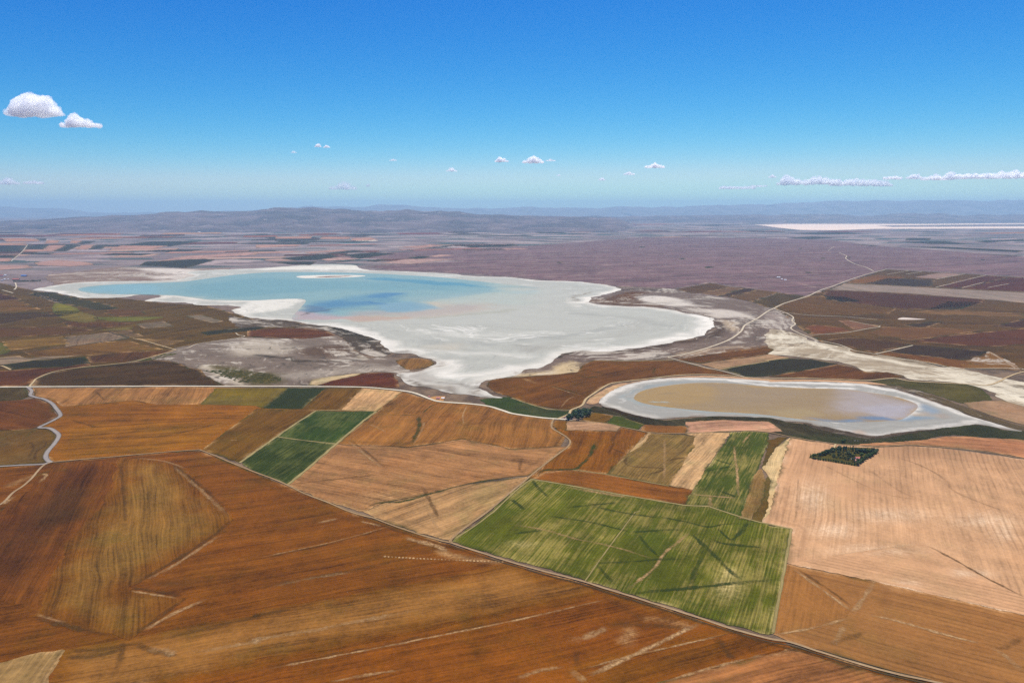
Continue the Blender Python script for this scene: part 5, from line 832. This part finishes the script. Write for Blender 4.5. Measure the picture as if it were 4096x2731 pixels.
# ------------------------------------------------------------------ buildings
WALLS = plain('white_plaster', (.75, .73, .68)); ROOFS = {k: plain('%s_roof' % k, c, .6) for k, c in (('red', (.5, .13, .09)), ('orange', (.55, .24, .15)), ('white', (.82, .82, .8)), ('blue', (.06, .22, .55)), ('grey', (.4, .4, .42)), ('dark', (.12, .1, .1)))}
WALLR = plain('brick_wall', (.36, .17, .13)); DOORM = plain('door_paint', (.16, .1, .07), .6); GLASSM = plain('window_glass', (.04, .05, .06), .15)
HC = {}
def house(name, p, w, l, h, rh, roof, label, cat='house', group=None, rz=0.0, wall=None, parts=True, up=.6):
    o = empty(name, at(*p, up=up), rz, label, cat, group); key = (w, l, h, rh, roof, wall is None)
    if key not in HC:
        def bw(bm): prism(bm, [(-w/2, 0), (w/2, 0), (w/2, h), (0, h+rh*.96), (-w/2, h)], -l/2, l/2)
        def br(bm):
            for s in (-1, 1): prism(bm, [(0, h+rh), (s*(w/2+.45), h-.35), (s*(w/2+.45), h-.15), (0, h+rh+.22)], -l/2-.4, l/2+.4)
        a = bm_mesh('wall', bw); a.materials.append(wall or WALLS); b = bm_mesh('roof', br); b.materials.append(ROOFS[roof])
        d = bm_mesh('door', lambda bm: box(bm, -w/2-.06, -w/2+.04, -.55, .55, 0, 2.1)); d.materials.append(DOORM)
        wi = bm_mesh('window', lambda bm: box(bm, -w/2-.05, -w/2+.04, -.6, .6, 1.0, 2.1)); wi.materials.append(GLASSM)
        HC[key] = (a, b, d, wi)
    a, b, d, wi = HC[key]; link('wall', a, parent=o); link('roof', b, parent=o)
    if parts:
        link('door', d, parent=o)
        for k in (-.32, .32): q = link('window', wi, parent=o); q.location = (0, k*l, 0)
    return o
PI = math.pi
house('house', OZ((1500, 765)), 7, 9, 3, 2, 'red', 'white house with red tiled roof among the orchard trees', rz=PI/2+.1)
house('outbuilding', OZ((1478, 818)), 6, 8, 2.6, 1.4, 'orange', 'low outbuilding with pale orange roof in front of the orchard house', 'shed', rz=PI/2+.1)
house('house', (1752.5, 1595.5), 6, 9, 3, 1.8, 'red', 'small white house with red roof on bare ground beside the white road', rz=PI/2-.15)
house('shed', (1772, 1594.5), 5, 8, 2.4, .8, 'white', 'flat pale shed right of the small roadside house', 'shed', rz=PI/2)
house('shed', (1717, 1589), 4, 5, 2.4, 1, 'red', 'tiny red shed at the bend of the white road', 'shed', rz=PI/2-.3)
for p, w, l, h, rh, roof, lab, wall in (((8, 1105), 12, 27, 5, 3, 'red', 'red-roofed barn at the back left of the farm', None), ((22, 1102), 10, 18, 4, 2, 'white', 'white-roofed shed just right of the red barn at the back of the farm', None), ((97, 1105.5), 16, 42, 5.5, 4, 'blue', 'long barn with bright blue roof and brick walls', WALLR),
                                      ((64, 1119.5), 14, 48, 5, 3.5, 'red', 'long red-roofed barn behind the windbreak', WALLR), ((20, 1118.5), 9, 12, 4, 2, 'white', 'small white-roofed house left in the front row of the farm', None), ((34, 1118.5), 7, 9, 4, 2, 'white', 'smallest white-roofed house between farm buildings', None), ((9, 1123), 10, 15, 4.5, 2, 'grey', 'grey-roofed house at the front left of the farm', None)):
    house('farm_building', p, w, l, h, rh, roof, lab, 'barn', None, PI/2, wall, up=1)
for p, l, lab in (((3114, 1110.5), 26, 'long white shed standing alone on the grey steppe'), ((3127, 1118.5), 12, 'small pale shed between two white sheds on the steppe'), ((3141, 1121), 18, 'white shed at the end of the steppe track')): house('shed', p, 8, l, 3.5, 1.5, 'white', lab, 'shed', None, PI/2-.12, up=1)
for p, l, lab in (((1692, 917), 60, 'leftmost of three long white sheds far out on the plain'), ((1704, 917.5), 90, 'middle one of three long white sheds far out on the plain'), ((1718, 917.5), 75, 'rightmost of three long white sheds far out on the plain'), ((1886, 920.5), 50, 'lone white building on the far plain right of the three sheds'), ((2021, 924.5), 60, 'bright white building beside dark green strips on the far plain'), ((797, 931), 60, 'lone white building on the far left plain below the hills')):
    house('farm_shed', p, 30, l, 9, 5, 'white', lab, 'shed', None, PI/2, parts=False, up=3)
for i in range(70):
    t = R.random(); x = 1068+t*400; y = 926+R.uniform(-4.5, 4.5)*(1-.5*t)
    house('village_house', (x, y), R.choice((10, 12)), R.choice((13, 17)), R.choice((5, 7)), 3, R.choice(('red', 'dark', 'orange', 'dark', 'white', 'grey')), 'tiny house in the near village at the foot of the hills', 'house', 'houses of the near village', R.choice((0, PI/2)), parts=False, up=3)
for i in range(36):
    t = R.random()**1.4; house('village_house', (1635+t*220, 888.5+R.uniform(-2, 2)+t*1.5), 12, 17, 7, 3, R.choice(('red', 'dark', 'dark', 'grey')), 'tiny house in the farther village on the hill slope', 'house', 'houses of the farther village', R.choice((0, PI/2)), parts=False, up=60)

# ------------------------------------------------------------------ cattle and cars
def cow_mesh(head):
    me = bpy.data.meshes.new('cow'); V = [(0, 0, 1.0), (.55, 0, 1.02), (-.6, 0, 1.05), (-.85, 0, 1.08), (.9, 0, 1.12), (1.2, 0, 1.25-.55*head), (1.5, 0, 1.18-.95*head)]; E = [(0, 1), (0, 2), (2, 3), (1, 4), (4, 5), (5, 6)]; Rr = [.36, .34, .34, .24, .22, .15, .1]
    for (x, s, hind) in ((.55, 1, 0), (.55, -1, 0), (-.62, 1, 1), (-.62, -1, 1)):
        b = len(V); V += [(x, s*.2, .7), (x+(-.1 if hind else .02), s*.2, .38), (x+(.02 if hind else 0), s*.2, .03)]; Rr += [.13, .075, .06]; E += [(1 if x > 0 else 2, b), (b, b+1), (b+1, b+2)]
    b = len(V); V += [(-1.02, 0, .95), (-1.04, 0, .5)]; Rr += [.04, .03]; E += [(3, b), (b, b+1)]
    me.from_pydata(V, E, []); o = bpy.data.objects.new('cow', me); C.objects.link(o); md = o.modifiers.new('skin', 'SKIN')
    for i, r in enumerate(Rr): me.skin_vertices[0].data[i].radius = (r, r)
    me.skin_vertices[0].data[0].use_root = True; o.modifiers.new('sub', 'SUBSURF').render_levels = 1
    return evaluated(o)
cows = []
for k, c in (('black', (.012, .011, .011)), ('brown', (.13, .05, .022)), ('cream', (.6, .52, .42)), ('black', (.012, .011, .011))):
    me = cow_mesh(len(cows) % 2); me.materials.clear(); me.materials.append(plain(k+'_hide', c)); cows.append((me, k))
for i in range(62):
    t = R.random(); zx = 560+1350*t**1.3 if i < 54 else R.uniform(900, 2000); zy = 250+R.gauss(0, 34)+(20 if t < .4 else 8) if i < 54 else R.uniform(60, 230)
    me, k = cows[R.choice((0, 0, 3, 3, 1, 1, 2))]; o = link('cow', me); o.location = at(3340+zx*.09354, 1740+max(min(zy, 320), 50)*.09354, .62); o.rotation_euler = (0, 0, R.uniform(0, 6.28))
    tag(o, 'small %s cow in the herd resting between pond and sandy track' % k, 'cow', '%s cows of the herd by the pond' % k)
def car(p, c, label, rz):
    o = empty('parked_car', at(*p, up=1.1), rz, label, 'car'); pm = plain(c[0]+'_paint', c[1], .3)
    bd = bm_mesh('body', lambda bm: prism(bm, [(-2.1, .35), (2.1, .35), (2.1, .85), (1.2, .98), (.5, 1.5), (-1.3, 1.5), (-2.0, 1.0), (-2.15, .8)], -.85, .85)); bd.materials.append(pm); link('body', bd, parent=o)
    for s in (-1, 1):
        g_ = bm_mesh('window', lambda bm: prism(bm, [(1.0, .98), (.45, 1.42), (-1.2, 1.42), (-1.7, 1.0)], s*.85-.01, s*.85+.02)); g_.materials.append(GLASSM); link('window', g_, parent=o)
    wm = bm_mesh('wheel', lambda bm: bmesh.ops.create_cone(bm, cap_ends=True, segments=14, radius1=.34, radius2=.34, depth=.24, matrix=Matrix.Rotation(PI/2, 4, 'X'))); wm.materials.append(ROOFS['dark'])
    for x in (-1.3, 1.35):
        for y in (-.8, .8): w = link('wheel', wm, parent=o); w.location = (x, y, .34)
    return o
car((2258.5, 1674), ('red', (.4, .03, .03)), 'red car parked on the bare ground left of the grove', .2)
car((2264, 1673.5), ('white', (.8, .8, .8)), 'white car parked between the red car and the grove', 1.3)
car(OZ((1360, 770)), ('silver', (.7, .7, .72)), 'pale car parked left of the red-roofed orchard house', .5)

# ------------------------------------------------------------------ clouds
def cloud_mat(name, dens, col):
    m = bpy.data.materials.new(name); m.use_nodes = True; nt = m.node_tree; nt.nodes.clear(); o = nt.nodes.new('ShaderNodeOutputMaterial'); v = nt.nodes.new('ShaderNodeVolumePrincipled')
    v.inputs['Color'].default_value = (*col, 1); v.inputs['Density'].default_value = dens; v.inputs['Anisotropy'].default_value = .4; nt.links.new(v.outputs[0], o.inputs['Volume']); return m
from mathutils import noise as mn
CMAT = {}
def cloud(x0, x1, yt, yb, label, tau=9.0, seed=0, lumps=None, group=None, base=2450.0):
    r = random.Random(seed); c = np.array([(x0+x1)/2, yb]); d = ray(c); t = (base-CAMH)/d[2]; pos = d*t; pos[2] = base; k = t/FPX
    Wm = (x1-x0)*k; Hm = (yb-yt)*k; asp = Hm/Wm
    bm = bmesh.new(); L = lumps or [(u, (1-abs(2*u-1)**1.7)*r.uniform(.75, 1)) for u in [(i+.5)/7+r.uniform(-.04, .04) for i in range(7)]]
    for (u, hgt) in L:
        rad = max(.085, .5*asp*hgt)
        for q in range(3):
            rr = rad*r.uniform(.75, 1.05); z = max(rr*.55, asp*hgt-rr)*(1 if q == 0 else r.uniform(.3, .9))
            bmesh.ops.create_icosphere(bm, subdivisions=3, radius=rr, matrix=Matrix.Translation((u-.5, r.uniform(-.16, .16)*(q > 0), z)))
        bmesh.ops.create_icosphere(bm, subdivisions=3, radius=.1, matrix=Matrix.Translation((u-.5, 0, .05)) @ Matrix.Diagonal((1.3, 1.3, .7, 1)))
    me = bpy.data.meshes.new('cloud'); bm.to_mesh(me); bm.free(); o = bpy.data.objects.new('cloud', me); C.objects.link(o); md = o.modifiers.new('r', 'REMESH'); md.mode = 'VOXEL'; md.voxel_size = .014
    me = evaluated(o); n = len(me.vertices); co = np.zeros(n*3, np.float32); no = np.zeros(n*3, np.float32); me.vertices.foreach_get('co', co); me.vertices.foreach_get('normal', no); co = co.reshape(-1, 3); no = no.reshape(-1, 3)
    amp = np.array([.045*mn.fractal(Vector(p)*9+Vector((seed*3.1, 0, 0)), .6, 2.1, 5) for p in co]); co = co+no*amp[:, None]
    co[:, 2] = np.where(co[:, 2] < .03, .03+(co[:, 2]-.03)*.35, co[:, 2]); co[:, 2] -= co[:, 2].min(); co[:, 2] *= asp/max(co[:, 2].max(), 1e-3); co[:, 0] -= (co[:, 0].max()+co[:, 0].min())/2; co[:, 0] /= np.ptp(co[:, 0]); co[:, 1] *= .8
    me.vertices.foreach_set('co', (co*Wm).ravel().astype(np.float32)); me.update()
    dens = round(tau/Hm, 5); key = dens
    if key not in CMAT: CMAT[key] = cloud_mat('cloud_vapour', dens, (1.0, 1.0, 1.0))
    me.materials.clear(); me.materials.append(CMAT[key]); o = link('cloud', me); o.location = pos; return tag(o, label, 'cloud', group)
cloud(18, 258, 371, 475, 'large bright cumulus cloud with a flat base high at the left edge', 6.0, 1, [(.08, .45), (.2, .72), (.33, .9), (.44, 1.0), (.57, .9), (.68, .88), (.76, .62), (.9, .4)])
cloud(236, 412, 452, 514, 'smaller peaked cumulus just right of the large left cloud', 5.0, 2, [(.1, .3), (.25, .6), (.4, 1.0), (.55, .75), (.68, .65), (.82, .4), (.94, .25)])
small = [(1257, 1287, 574, 590, 'tiny cloud, left one of a close pair left of centre', 6), (1292, 1322, 580, 592, 'tiny cloud, right one of a close pair left of centre', 5), (1162, 1188, 603, 613, 'faint speck of cloud left of the close pair', 2), (1557, 1588, 635, 644, 'thin sliver of cloud left of centre, above the ridge', 4),
  (1782, 1830, 670, 688, 'small puffy cloud with its bump on the right side', 5), (1977, 2036, 627, 651, 'small rounded cloud left of the biggest central cloud', 8), (2087, 2178, 621, 655, 'biggest of the central small clouds with flat base', 9), (2182, 2224, 634, 646, 'wispy tail right of the biggest central cloud', 3),
  (2576, 2662, 649, 674, 'small cloud right of centre with a tapering right end', 8), (2492, 2540, 686, 701, 'low peaked cloud right of centre below the tapering cloud', 5), (2392, 2424, 709, 723, 'small faint cloud low in the middle of the sky', 4), (2226, 2245, 697, 705, 'tiny faint speck below the wispy tail', 3)]
for i, (a, b, c_, d_, l, t_) in enumerate(small): cloud(a, b, c_, d_, l, .7*t_, 10+i)
low = [(-20, 82, 709, 741, 'pinkish hazy cloud low at the left edge', 2.2), (92, 176, 721, 738, 'thin pinkish cloud right of the hazy cloud at the left edge', 2), (1313, 1432, 724, 762, 'faint pinkish cluster of cloud low above the ridge', 1.6), (1462, 1484, 735, 748, 'tiny faint puff right of the pinkish cluster', 1.5),
  (3072, 3107, 698, 712, 'small detached puff above the left end of the right-hand cloud band', 4), (3118, 3186, 692, 744, 'first tall puff of the cloud band low at the right', 3.5), (3198, 3334, 698, 744, 'long double puff in the left half of the right-hand cloud band', 3.5), (3345, 3492, 706, 747, 'flat long puff in the middle of the right-hand cloud band', 3),
  (3498, 3560, 716, 748, 'faint low puff right of the flat long puff', 2.5), (3540, 3598, 701, 720, 'thin streak above the faint low puff in the cloud band', 4), (3634, 3684, 691, 718, 'small round puff after the gap in the cloud band', 4.5), (3697, 3778, 690, 723, 'puff with a pointed top right of the gap in the cloud band', 4.5), (3770, 3832, 680, 722, 'taller puff joined to the pointed one in the cloud band', 4),
  (3836, 3952, 688, 718, 'broad low puff near the right end of the cloud band', 4.5), (3980, 4140, 673, 718, 'largest puff, cut off by the right edge of the photo', 4.5), (2895, 3002, 741, 758, 'very faint streak of cloud low left of the right-hand band', 1.2), (3010, 3060, 737, 749, 'very faint puff between the streak and the right-hand band', 1.2)]
for i, (a, b, c_, d_, l, t_) in enumerate(low):
    if i > 4: a, b, c_ = a-.22*(b-a), b+.22*(b-a), c_+.1*(d_-c_)
    cloud(a, b, c_, d_, l, 1.1*t_, 30+i)

# ------------------------------------------------------------------ air
z0, z1, hx, y0, y1 = -45.0, 1135.0, 64000.0, -3000.0, 60000.0
hv = [(x, y, z) for z in (z0, z1) for (x, y) in ((-hx, y0), (hx, y0), (hx, y1), (-hx, y1))]
me = bpy.data.meshes.new('haze'); me.from_pydata(hv, [], [(0, 3, 2, 1), (4, 5, 6, 7), (0, 1, 5, 4), (1, 2, 6, 5), (2, 3, 7, 6), (3, 0, 4, 7)]); me.update()
hm = bpy.data.materials.new('haze'); hm.use_nodes = True; t = hm.node_tree; t.nodes.clear()
ho = t.nodes.new('ShaderNodeOutputMaterial'); pv = t.nodes.new('ShaderNodeVolumePrincipled')
pv.inputs['Color'].default_value = (.4, .63, .83, 1); pv.inputs['Density'].default_value = HAZE_D; pv.inputs['Anisotropy'].default_value = .2
t.links.new(pv.outputs[0], ho.inputs['Volume'])
link('haze', me, hm, kind='stuff')
